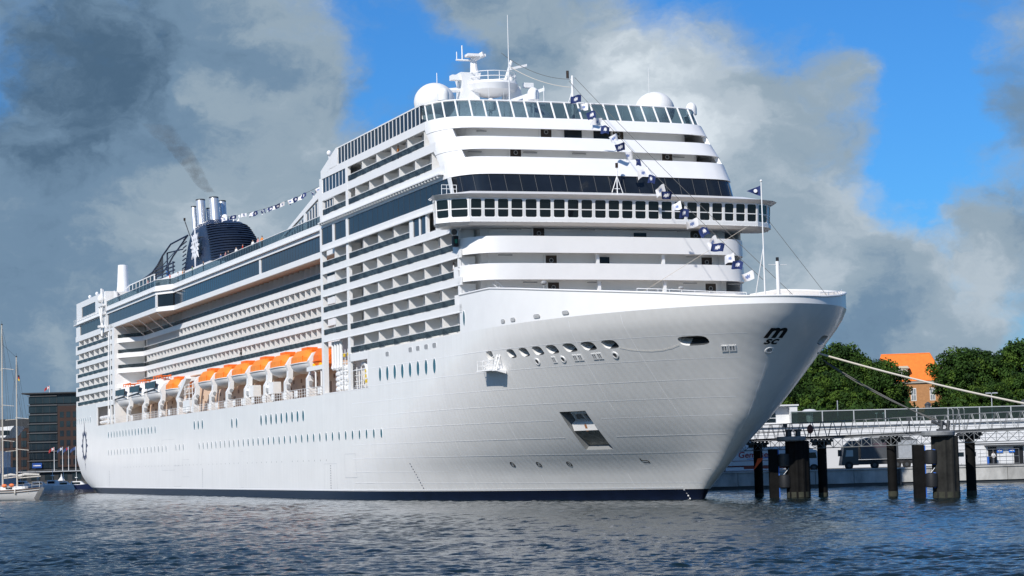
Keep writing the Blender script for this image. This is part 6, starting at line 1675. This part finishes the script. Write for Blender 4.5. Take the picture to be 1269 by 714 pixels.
for s, t, z, c, lb in ((206.5, 14.3, 35.02, 'red', 'passenger in a red shirt at the rail below the funnel star'), (203.5, 13.6, 35.02, 'white', 'passenger in white right beside the red shirt under the funnel'), (199.8, 13.6, 35.02, 'orange', 'passenger in orange at the rail just right of the funnel star'),
                       (198.6, 13.6, 35.02, 'black', 'passenger in black next to the orange shirt by the funnel'), (192.5, 13.6, 35.02, 'green', 'passenger in green at the rail beneath the plain funnel side'), (184.5, 13.6, 35.02, 'black', 'lone passenger in black at the rail where the louvres begin'),
                       (172.5, 13.6, 35.02, 'blue', 'passenger in blue at the rail in front of the lower louvres'), (169.3, 13.6, 35.02, 'pink', 'passenger in pink at the rail in front of the louvres'), (167.6, 13.6, 35.02, 'black', 'passenger in black beside the pink shirt by the louvres'),
                       (162.6, 13.6, 35.02, 'white', 'passenger in white at the rail near the louvre front'), (158.5, 13.6, 35.02, 'red', 'passenger in red right of the funnel, at the top rail'), (152.5, 13.6, 35.02, 'white', 'passenger in white near the slanted glass wing'),
                       (149.5, 13.6, 35.02, 'pink', 'passenger in pink near the slanted glass wing'), (147.2, 13.6, 35.02, 'orange', 'passenger in orange nearest the slanted glass wing'), (218.5, 15.6, 35.02, 'pink', 'passenger at the rail left of the red shirt, by the kink'),
                       (125.5, 11.6, FK[2], 'red', 'passenger in red on a balcony beside the tall white pillar'), (150.5, 11.6, FK[2], 'black', 'passenger in dark clothes on a set back middle balcony'), (168.5, 11.6, FK[1], 'black', 'passenger in dark clothes on the lowest set back balcony row'),
                       (197.0, 11.6, FK[3], 'orange', 'passenger in orange on an upper set back balcony'), (175.0, 11.6, FK[1], 'red', 'passenger in red on the set back row above the lifeboats'), (63.8, 15.6, FK[3], 'white', 'passenger in white on the balcony below the bridge wing'),
                       (60.2, 15.6, FK[2], 'white', 'passenger in white leaning on a balcony near the front corner'), (58.3, 14.8, FK[2], 'red', 'person in red standing at the front corner of the middle balcony deck'), (78.2, 15.5, FU[0] + 2.8, 'orange', 'passenger in orange on the topmost balcony row')):
    rail_person(s, t, z, c, lb)
person((67.25, 304.2, 1.9), 0, 'white', 'person in a pale shirt standing in the dark terminal doorway')

# ------------------------------------------------------------------ trees and the house behind the terminal
LEAF = [mat('leaf_dark', (.014, .034, .008), .7, spec=.12, var=.3, vscale=.4), mat('leaf_mid', (.028, .062, .011), .7, spec=.12, var=.3, vscale=.4), mat('leaf_light', (.058, .105, .015), .7, spec=.12, var=.3, vscale=.4)]
BARK = mat('bark', (.06, .045, .032), .85, var=.3)


def tree_proto(name, label, cat, rx, rz_, zc, nclump, seed, leafsize=.42, dark=0):
    r = np.random.default_rng(seed)
    t = thing(name, label, cat, (0, 0, 0), 0, 'trees behind the terminal')
    m = MB(); m.tube([(0, 0, 0), (.1, 0, zc * .35), (0, .1, zc * .8), (0, 0, zc + rz_ * .4)], .5, 10, r1=.12)
    for k in range(7):
        a = 2 * math.pi * k / 7 + r.uniform(-.3, .3); z = zc * r.uniform(.45, .85); m.tube([(0, 0, z), (rx * .35 * math.cos(a), rx * .35 * math.sin(a), z + rz_ * .25), (rx * .7 * math.cos(a), rx * .7 * math.sin(a), z + rz_ * r.uniform(.3, .7))], .2, 6, r1=.05)
    m.build('trunk', BARK, t, smooth=True)
    V = []; Fm = []
    for c in range(nclump):
        d = r.normal(size=3); d /= np.linalg.norm(d); q = r.uniform(.35, 1.0) ** .5
        lob = 1 + .10 * math.sin(3 * math.atan2(d[1], d[0]) + seed) + .09 * math.sin(5 * d[2] + seed * 2)
        if d[2] < -.5: q *= .75
        cen = np.array([d[0] * rx, d[1] * rx, d[2] * rz_]) * q * lob + [0, 0, zc]
        cr = r.uniform(.9, 1.9) * rx / 6.5; mi = int(np.clip(r.normal(1.0 - dark, .7), 0, 2) + .5); mi = min(mi, 2)
        nl = int(84 * (cr / 1.3) ** 2) + 20
        dirs = r.normal(size=(nl, 3)); dirs /= np.linalg.norm(dirs, axis=1)[:, None]; rad = cr * r.uniform(.3, 1.0, nl) ** .5
        pos = cen + dirs * rad[:, None] * [1, 1, .75]
        nrm = dirs + r.normal(size=(nl, 3)) * .55 + [0, 0, .35]; nrm /= np.linalg.norm(nrm, axis=1)[:, None]
        a = np.cross(nrm, r.normal(size=(nl, 3))); a /= np.linalg.norm(a, axis=1)[:, None]; b = np.cross(nrm, a)
        sz = leafsize * r.uniform(.55, 1.2, nl)[:, None]
        V += [pos - a * sz * .6, pos + b * sz * .45, pos + a * sz * .6, pos - b * sz * .45]; Fm += [(nl, mi)]
    vs = []; fs = []; ms = []
    for k, (nl, mi) in enumerate(Fm):
        q = np.stack(V[4 * k:4 * k + 4], 1).reshape(-1, 3); o = len(vs); vs += [tuple(p) for p in q]
        fs += [(o + 4 * i, o + 4 * i + 1, o + 4 * i + 2, o + 4 * i + 3) for i in range(nl)]; ms += [mi] * nl
    me = bpy.data.meshes.new('crown'); me.from_pydata(vs, [], fs)
    for x in LEAF: me.materials.append(x)
    me.polygons.foreach_set('material_index', ms); link('crown', me, t); return t


pa = tree_proto('broadleaf_tree', '', 'tree', 6.8, 8.6, 13.5, 300, 3)
pb = tree_proto('broadleaf_tree', '', 'tree', 6.2, 7.2, 11.5, 270, 5)
pc = tree_proto('broadleaf_tree', '', 'tree', 7.4, 9.4, 13.0, 330, 9)
pd = tree_proto('conifer_tree', '', 'tree', 2.6, 5.0, 7.0, 110, 12, .42, 1)
spots = [(pc, 56.5, 432, .86, 'tree lowest beside the ship hull, left of all the others'), (pa, 64.8, 436, 1.12, 'tall round tree just right of the bow, tallest left of the orange roof'), (pb, 61.5, 420, .92, 'lower tree in front of the tall round one near the bow'),
         (pc, 70.9, 425, .94, 'broad tree touching the left end of the orange roof'), (pb, 66.5, 415, .76, 'low bushy tree in front between the two tall ones left of the house'), (pa, 91.6, 432, 1.04, 'tall tree standing right of the orange roofed house'),
         (pc, 96.0, 438, .85, 'mid height tree in the dip right of the tall one'), (pa, 102.6, 430, 1.10, 'tall dark tree cut by the right edge of the view'), (pb, 85.6, 412, .70, 'low tree in front of the house wall'), (pc, 90.5, 410, .68, 'low tree below the tall one right of the house'),
         (pb, 97.5, 412, .86, 'low broad tree second from the right edge'), (pd, 79.6, 409, .95, 'small dark conifer in front of the brick house wall'), (pc, 109, 420, 1.0, 'tree just outside the right edge of the tall row'), (pb, 50.5, 440, .9, 'tree mostly hidden behind the flared bow'),
         (pb, 105, 408, .8, 'low tree at the foot of the tall dark right edge tree')]
used = set()
for p, x, y, s, lb in spots:
    if p.name not in used: o = p; used.add(p.name); o['label'] = lb
    else: o = copy_tree(p, label=lb)
    o.location = (x, y, 1.9); o.scale = (s, s, s); o.rotation_euler = (0, 0, random.uniform(0, 6.28))
m = MB()
hb_v = []
r = np.random.default_rng(4); n = 14000
pos = np.stack([r.uniform(46, 125, n), r.uniform(400, 409, n), 1.9 + r.uniform(0, 1, n) ** .7 * (10.5 + 1.5 * np.sin(np.arange(n)))], 1)
pos[:, 2] = 1.9 + (pos[:, 2] - 1.9) * (.82 + .16 * np.sin(pos[:, 0] * .7) + .1 * np.sin(pos[:, 0] * 1.9))
nr = r.normal(size=(n, 3)) + [0, -.6, .4]; nr /= np.linalg.norm(nr, axis=1)[:, None]; a = np.cross(nr, r.normal(size=(n, 3))); a /= np.linalg.norm(a, axis=1)[:, None]; b = np.cross(nr, a); sz = r.uniform(.4, .8, n)[:, None]
q = np.stack([pos - a * sz * .6, pos + b * sz * .45, pos + a * sz * .6, pos - b * sz * .45], 1).reshape(-1, 3)
me = bpy.data.meshes.new('shrubbery'); me.from_pydata([tuple(v) for v in q], [], [(4 * i, 4 * i + 1, 4 * i + 2, 4 * i + 3) for i in range(n)])
for x in LEAF: me.materials.append(x)
me.polygons.foreach_set('material_index', [int(v) for v in np.clip(np.round(.7 + .6 * np.sin(pos[:, 0] * .9 + pos[:, 2] * .6)), 0, 2)]); o = link('shrubbery', me); tag(o, 'dense undergrowth filling the space below the tree crowns', 'shrubbery', kind='stuff')

BRICK = mat('house_brick', (.40, .20, .085), .8, var=.15, vscale=2); TILE = mat('orange_tiles', (.78, .185, .022), .7, var=.12, vscale=1.5)
hs = thing('brick_house', 'brick house with steep bright orange hipped roof between the trees', 'house', (81.3, 440, 1.9), R(-14))
m = MB(); m.box(-7.5, 6.2, 0, 11, 0, 16.0); m.build('wall', BRICK, hs)
m = MB(); m.box(-7.8, 6.5, -.3, 11.3, 15.9, 16.35); m.build('cornice', mat('cornice_grey', (.32, .30, .27), .7), hs)
m = MB(); e = [(-7.9, -.4, 16.35), (6.6, -.4, 16.35), (6.6, 11.4, 16.35), (-7.9, 11.4, 16.35)]; rd = [(-6.5, 5.5, 22.2), (3.4, 5.5, 22.2)]
m.add(e + rd, [(0, 1, 5, 4), (1, 2, 5), (2, 3, 4, 5), (3, 0, 4), (0, 3, 2, 1)]); rf = m.build('roof', TILE, hs)
m = MB()
for p0, p1 in ((e[1], rd[1]), (e[2], rd[1]), (rd[0], rd[1])): m.tube([p0, p1], .13, 6)
m.build('ridge', TILE, rf)
for x in (-3.6, .2, 4.0):
    for z in (8.5, 12.3):
        m = MB(); m.box(x - .55, x + .55, -.06, .0, z, z + 2.6, 0); w = m.build('window', CLOTH['white'], hs); m = MB(); m.box(x - .42, x - .04, -.08, -.06, z + .15, z + 1.2); m.box(x + .04, x + .42, -.08, -.06, z + .15, z + 1.2); m.box(x - .42, x - .04, -.08, -.06, z + 1.3, z + 2.45); m.box(x + .04, x + .42, -.08, -.06, z + 1.3, z + 2.45); m.build('pane', mat('house_pane', (.22, .25, .28), .15) if 'house_pane' not in bpy.data.materials else bpy.data.materials['house_pane'], w)
for x in (-2.3,):
    m = MB(); m.box(x - 1.5, x + 1.5, -.1, 2.6, 16.5, 19.0); m.prism([(x - 1.9, -.3, 19.0), (x + 1.9, -.3, 19.0), (x + 1.5, -.3, 19.5), (x - 1.5, -.3, 19.5)], (0, 3.6, 0)); d = m.build('dormer', mat('dormer_cream', (.55, .48, .38), .7), rf); m = MB(); m.box(x - .6, x + .6, -.16, -.1, 16.9, 18.7); m.build('dormer_window', CLOTH['white'], d)
m = MB(); m.box(4.6, 7.0, 4.2, 6.6, 17.0, 18.9); m.prism([(4.4, 4.0, 18.9), (7.3, 4.0, 18.9), (7.1, 4.0, 19.3), (4.6, 4.0, 19.3)], (0, 2.8, 0)); d = m.build('dormer', bpy.data.materials['dormer_cream'], rf)
m = MB(); m.box(6.98, 7.06, 4.9, 5.9, 17.2, 18.6); m.box(4.9, 6.6, 4.12, 4.2, 17.4, 18.6); m.build('dormer_window', CLOTH['white'], d)

# ------------------------------------------------------------------ left bank
OGL = mat('office_glass', (.016, .024, .030), .12, spec=.55, var=.45, vscale=.25); OFR = mat('office_frame', (.025, .028, .032), .5); OBR = mat('office_brick', (.034, .016, .012), .8, var=.2)
LEDGE = mat('ledge_grey', (.10, .105, .11), .5)
ob = thing('office_building', 'dark glass office block with flat overhanging roof beside the stern', 'office building', (-126.6, 560, 1.9))
m = MB(); m.box(.3, 40, .3, 30, 0, 22.6); m.build('wall', OFR, ob)
for k in range(9):
    m = MB(); z = 1.0 + k * 2.4; m.box(.1, 40, 0.05, .25, z, z + 1.75); m.box(.05, .25, .1, 30, z, z + 1.75); w = m.build('window_band', OGL, ob)
    m = MB()
    for i in range(22): m.box(.1 + i * 1.8, .2 + i * 1.8, -.0, .05, z, z + 1.75)
    m.build('mullions', OFR, w)
    m = MB(); m.box(-.25, 7.5, -.35, .1, z + 1.85, z + 2.0); m.build('sun_ledge', LEDGE, ob)
m = MB(); m.box(7.6, 40, -.12, .04, 3.6, 19.5); br = m.build('brick_panel', OBR, ob)
for k in range(6):
    m = MB()
    for i in range(3): m.box(8.2 + i * 1.7, 9.2 + i * 1.7, -.16, -.12, 4.2 + k * 2.45, 5.7 + k * 2.45)
    m.build('window', OGL, br)
m = MB(); m.box(-1.6, 40, -.9, 30.5, 22.7, 23.05); m.build('roof', OFR, ob)
m = MB(); m.box(1.0, 3.5, -.45, -.3, 3.5, 4.8); sg = m.build('sign', mat('sign_blue_dark', (.015, .07, .30), .4), ob); m = MB(); m.box(1.25, 3.2, -.47, -.45, 4.0, 4.25); m.build('sign_bar', CLOTH['white'], sg)
ob = thing('brick_block', 'lower dark brick block left of the glass office block', 'building', (-130.2, 562, 1.9))
m = MB(); m.box(-6, 3.3, 0, 25, 0, 14.0); m.build('wall', OBR, ob); m = MB(); m.box(-6, 3.35, -.1, 25, 14.0, 16.4); m.build('top_storey', OFR, ob)
for k in range(5):
    m = MB()
    for i in range(4): m.box(-5.4 + i * 2.2, -4.0 + i * 2.2, -.1, 0, 1.5 + k * 2.5, 3.2 + k * 2.5)
    m.build('window_row', OGL, ob)
def pole_flag(x, y, h, z0, cols, label, group):
    t = thing('flag_pole', label, 'flag pole', (x, y, z0), 0, group); m = MB(); m.tube([(0, 0, 0), (0, 0, h)], .10, 6, r1=.06); m.build('pole', CLOTH['white'], t)
    V = []; F = []; Mi = []
    for i in range(7):
        for j in range(5): V.append((-i * .22, .15 * math.sin(i * .9), h - .1 - j * .18 - i * i * .022))
    for i in range(6):
        for j in range(4): F.append((i * 5 + j, i * 5 + j + 1, i * 5 + j + 6, i * 5 + j + 5)); Mi.append(1 if (i in (2,) or j in (1, 2) and i == 1) else 0)
    me = bpy.data.meshes.new('flag'); me.from_pydata(V, [], F)
    for c in cols: me.materials.append(c)
    me.polygons.foreach_set('material_index', Mi); link('flag', me, t)
grp = 'flag poles on the left bank'
for x, cols, lb in ((-115.7, (RED, CLOTH['white']), 'flag pole with red and white flag, leftmost on the left bank'), (-113.6, (CLOTH['blue'], CLOTH['white']), 'second flag pole from the left with a blue flag'), (-112.1, (CLOTH['blue'], RED), 'third flag pole with blue and red flag'), (-110.3, (CLOTH['blue'], CLOTH['blue']), 'flag pole nearest the ship stern with a plain blue flag')):
    pole_flag(x, 540, 8.6, 1.9, cols, lb, grp)
pole_flag(-121.5, 562, 1.9, 24.9, (RED, CLOTH['white']), 'short pole with red and white flag on the office roof', 'roof flag')
m = MB(); m.box(-128, -90, 526.5, 530.5, .35, .95)
for k in range(14): m.tube([(-127 + k * 2.8, 526.3, -2), (-127 + k * 2.8, 526.3, 1.6)], .16, 6)
o = m.build('pontoon', DGREY); tag(o, 'long dark floating pontoon at the foot of the office block', 'pontoon')


def motor_boat(x, y, L, label, rz=0, hcol=None, tall=1.0):
    t = thing('motor_boat', label, 'boat', (x, y, 0), rz, 'small boats at the left pontoon'); m = MB(); secs = []
    for i in range(9):
        f = i / 8; w = L * .16 * (1 - f ** 3) ** .6 + .03; z = .95 + .35 * f ** 2; secs.append([(-L / 2 + f * L, w, z), (-L / 2 + f * L, w * .75, -.2), (-L / 2 + f * L, -w * .75, -.2), (-L / 2 + f * L, -w, z)])
    m.loft(secs); m.build('hull', hcol or WHITE, t, smooth=True, angle=40)
    m = MB(); m.hexa([(-L * .3, -L * .11, .95), (L * .22, -L * .1, 1.0), (L * .22, L * .1, 1.0), (-L * .3, L * .11, .95), (-L * .26, -L * .1, 2.1 * tall), (L * .06, -L * .09, 2.1 * tall), (L * .06, L * .09, 2.1 * tall), (-L * .26, L * .1, 2.1 * tall)]); c = m.build('cabin', WHITE2, t)
    m = MB(); m.box(-L * .24, L * .04, -L * .113, -L * .104, 1.35 * tall, 1.85 * tall); m.build('window', DARKGLASS, c)
    m = MB(); m.tube([(-L * .1, 0, 2.1 * tall), (-L * .1, 0, 4.6 * tall)], .05, 6); m.box(-L * .14, -L * .06, -.4, .4, 3.0 * tall, 3.2 * tall); m.build('mast', WHITE, t)


for x, y, L, lb, rz, hc, tl in ((-115.4, 523.5, 7.5, 'white motor boat left of the others at the pontoon, beside the yacht stern', .2, None, .95), (-112.2, 524.2, 6.5, 'white cabin boat in the middle of the pontoon below the first flag pole', -.3, None, 1.1),
                                (-109.4, 523.6, 6.0, 'small white boat at the pontoon between the cabin boat and the dark hull', .15, None, .9), (-106.3, 524.4, 7.0, 'dark hulled motor boat nearest the cruise ship stern', 0, INK, .9), (-119.6, 523.5, 8.5, 'white motor boat seen behind the yacht rails', 0, None, 1.1)):
    motor_boat(x, y, L, lb, rz, hc, tl)
t = thing('white_tent', 'small pointed white tent on the pontoon by the flag poles', 'tent', (-111.6, 529, .95)); t.scale = (.62, .62, .62); m = MB(); m.rev([(1.5, 1.9), (1.0, 2.5), (.35, 3.4), (.05, 4.6)], (0, 0, 0), 6); m.build('canvas', CLOTH['white'], t); m = MB()
for k in range(6): m.tube([(1.4 * math.cos(k * 1.047), 1.4 * math.sin(k * 1.047), 0), (1.4 * math.cos(k * 1.047), 1.4 * math.sin(k * 1.047), 2.0)], .06, 5)
m.build('pole', STEEL, t)
t = thing('quay_shed', 'low dark shed with flat roof along the left bank', 'shed', (-125, 536, 1.9)); m = MB(); m.box(0, 22, 0, 6, 0, 2.4); m.build('wall', OFR, t); m = MB(); m.box(-.5, 22.5, -.8, 6.5, 2.4, 2.65); m.build('roof', STEEL, t); m = MB()
for i in range(6): m.box(1 + i * 3.4, 3.2 + i * 3.4, -.06, 0, .4, 2.0)
m.build('window_row', OGL, t)

# white ferry far left behind the yacht
fy = thing('white_ferry', 'white ferry with overhanging bridge wing behind the yacht masts', 'ferry', (-136.5, 508, 0))
m = MB(); m.prism([(-40, -5, -1), (16, -5, -1), (18.6, 0, -1), (16, 5, -1), (-40, 5, -1)], (0, 0, 6.6)); m.build('hull', mat('ferry_blue_grey', (.33, .38, .45), .5), fy)
m = MB(); m.box(-40, 16.2, -5, 5, 5.6, 9.4); m.box(-40, 13.5, -5, 5, 9.4, 12.2); m.hexa([(10, -6, 12.2), (17.5, -6, 12.6), (17.5, 6, 12.6), (10, 6, 12.2), (10, -6, 14.6), (19.6, -6, 15.2), (19.6, 6, 15.2), (10, 6, 14.6)]); m.box(4, 10, -4, 4, 12.2, 16.2); sp = m.build('superstructure', WHITE, fy)
m = MB(); m.box(8.5, 16.0, -5.08, -5.0, 6.6, 7.9); m.box(8.5, 13.0, -5.08, -5.0, 10.1, 11.2)
for i in range(4): m.box(11.5 + i * 1.9, 12.9 + i * 1.9, -6.08, -5.98, 13.1, 14.2)
m.build('window_row', DARKGLASS, sp)

# ketch at the left edge
SAILC = mat('furled_sail', (.55, .53, .49), .8, var=.1); SPAR = mat('spar_paint', (.50, .47, .42), .5)
kt = thing('ketch_yacht', 'white two masted yacht with furled sails at the left edge', 'sailing yacht', (-79.5, 330, 0))
m = MB(); secs = []
for i in range(17):
    f = i / 16; x = 6.9 - f * 19; w = 2.1 * (max(1 - abs(f * 1.75 - .75) ** 2.6 if f > .43 else 1 - .30 * (1 - f / .43) ** 2, .02)) ** .7; z = 1.55 + .9 * max(f - .45, 0) ** 1.5 + (.30 * (1 - f / .2) if f < .2 else 0)
    xb = x - (.9 if i == 0 else .4 if i == 1 else 0)
    secs.append([(x, w, z), (xb, w * .86, .35), (xb, w * .4, -.5), (xb, -w * .4, -.5), (xb, -w * .86, .35), (x, -w, z)])
m.loft(secs); m.build('hull', mat('yacht_white', (.74, .73, .71), .35, coat=.3), kt, smooth=True, angle=45)
m = MB(); m.box(-8, 4.5, -1.15, 1.15, 1.6, 2.15); m.box(-4.5, -.5, -1.0, 1.0, 2.15, 2.75); cb_ = m.build('cabin', WHITE2, kt); m = MB()
for i in range(5): m.box(-7.2 + i * 2.2, -6.2 + i * 2.2, -1.2, -1.15, 1.75, 2.05)
m.build('window_row', DARKGLASS, cb_)
m = MB(); m.tube([q[5] for q in secs], .09, 6); m.tube([(q[5][0], q[5][1] - .01, q[5][2] - .32) for q in secs], .05, 6); m.build('rubbing_strake', mat('teak_rail', (.10, .06, .035), .6), kt)
for x, h, bl, nm in ((.9, 26.9, 1, 0), (3.1, 21.9, 1, 1)):
    m = MB(); m.tube([(x, 0, 1.6), (x, 0, h)], .16 if nm == 0 else .13, 8, r1=.09); ms_ = m.build('mast', SPAR, kt, smooth=True)
    m = MB()
    for z in ((9, 14.4, 20) if nm == 0 else (7.6, 12.4)): m.tube([(x - .2, 0, z + .25), (x + 1.9, -.4, z)], .05, 6); m.tube([(x, 0, z), (x - 1.9, .4, z - .1)], .05, 6)
    m.build('spreader', SPAR, ms_)
    m = MB(); m.ell((x, 0, h + .1), (.16, .12, .12), 8, 6); m.tube([(x, 0, h), (x, 0, h + .6)], .02, 5); m.build('masthead_light', DGREY, ms_)
    m = MB(); m.tube([(x + .2, 0, 3.4), (x + (3.6 if nm else 2.2), 0, 3.6)], .09, 6); o_ = m.build('boom', SPAR, kt); m = MB(); m.tube([(x + .2, 0, 3.7), (x + 1.2, 0, 3.95), (x + (3.4 if nm else 2.1), 0, 3.85)], .24, 8, r1=.14); m.build('furled_sail', SAILC, o_, smooth=True)
    m = MB()
    for dx, dy in ((1.2, 1.7), (-1.2, 1.7), (1.2, -1.7), (-1.2, -1.7)): m.tube([(x, 0, h - .5), (x + dx * .8, dy * .5, h * .5), (x + dx, dy, 1.8)], .02, 4)
    m.tube([(x, 0, h), (x - 10 if nm == 0 else x - 2.2, 0, 2.0 if nm == 0 else 24)], .02, 4); m.tube([(x, 0, h - .2), (6.3, 0, 2.2)], .018, 4); m.build('rigging', DGREY, kt)
m = MB(); m.tube([(.5, -.3, 4.2), (.55, -.3, 16)], .17, 8, r1=.10); m.build('rolled_sail', SAILC, kt, smooth=True)
m = MB()
for i in range(12):
    f = i / 11; q = secs[min(int(f * 12), 16)][5]; m.tube([(q[0], q[1] + .1, q[2]), (q[0], q[1] + .1, q[2] + .8)], .03, 5)
for dz in (.42, .8): m.tube([(q[5][0], q[5][1] + .1, q[5][2] + dz) for q in secs[:13]], .022, 5)
for dz in (.5, .95): m.tube([(5.6, -1.3, 1.8 + dz), (6.7, -.9, 1.85 + dz), (6.7, .9, 1.85 + dz), (5.6, 1.3, 1.8 + dz)], .04, 6)
for y in (-.9, .9): m.tube([(6.7, y, 1.8), (6.7, y, 2.85)], .04, 6)
m.build('guard_rail', STEEL, kt)
for x, z in ((-1.6, 2.9), (2.5, 2.35), (1.4, 2.3)):
    m = MB(); m.ell((x, -1.2, z), (.42, .18, .24), 12, 8); m.build('life_ring', mat('ring_orange', (.85, .18, .02), .6) if 'ring_orange' not in bpy.data.materials else bpy.data.materials['ring_orange'], kt, smooth=True)
for x in (3.2, 5.2, 6.2):
    m = MB(); m.ell((x, -1.95 + (x - 3.2) * .18, 1.35), (.16, .16, .42), 10, 8); m.build('yacht_fender', SAILC, kt, smooth=True)
t = thing('stern_ensign', 'small black red and gold flag high on the yacht mizzen rigging', 'flag', (-76.2, 330.1, 19.2))
m = MB()
for k, cc in enumerate((0, 1, 2)): m.add([(0, 0, -k * .28), (.25, .03, -.15 - k * .28), (.25, .03, -.43 - k * .28), (0, 0, -.28 - k * .28)], [(0, 1, 2, 3)], cc)
m.build('cloth', [BLACK, RED, YELLOW], t, recalc=False)
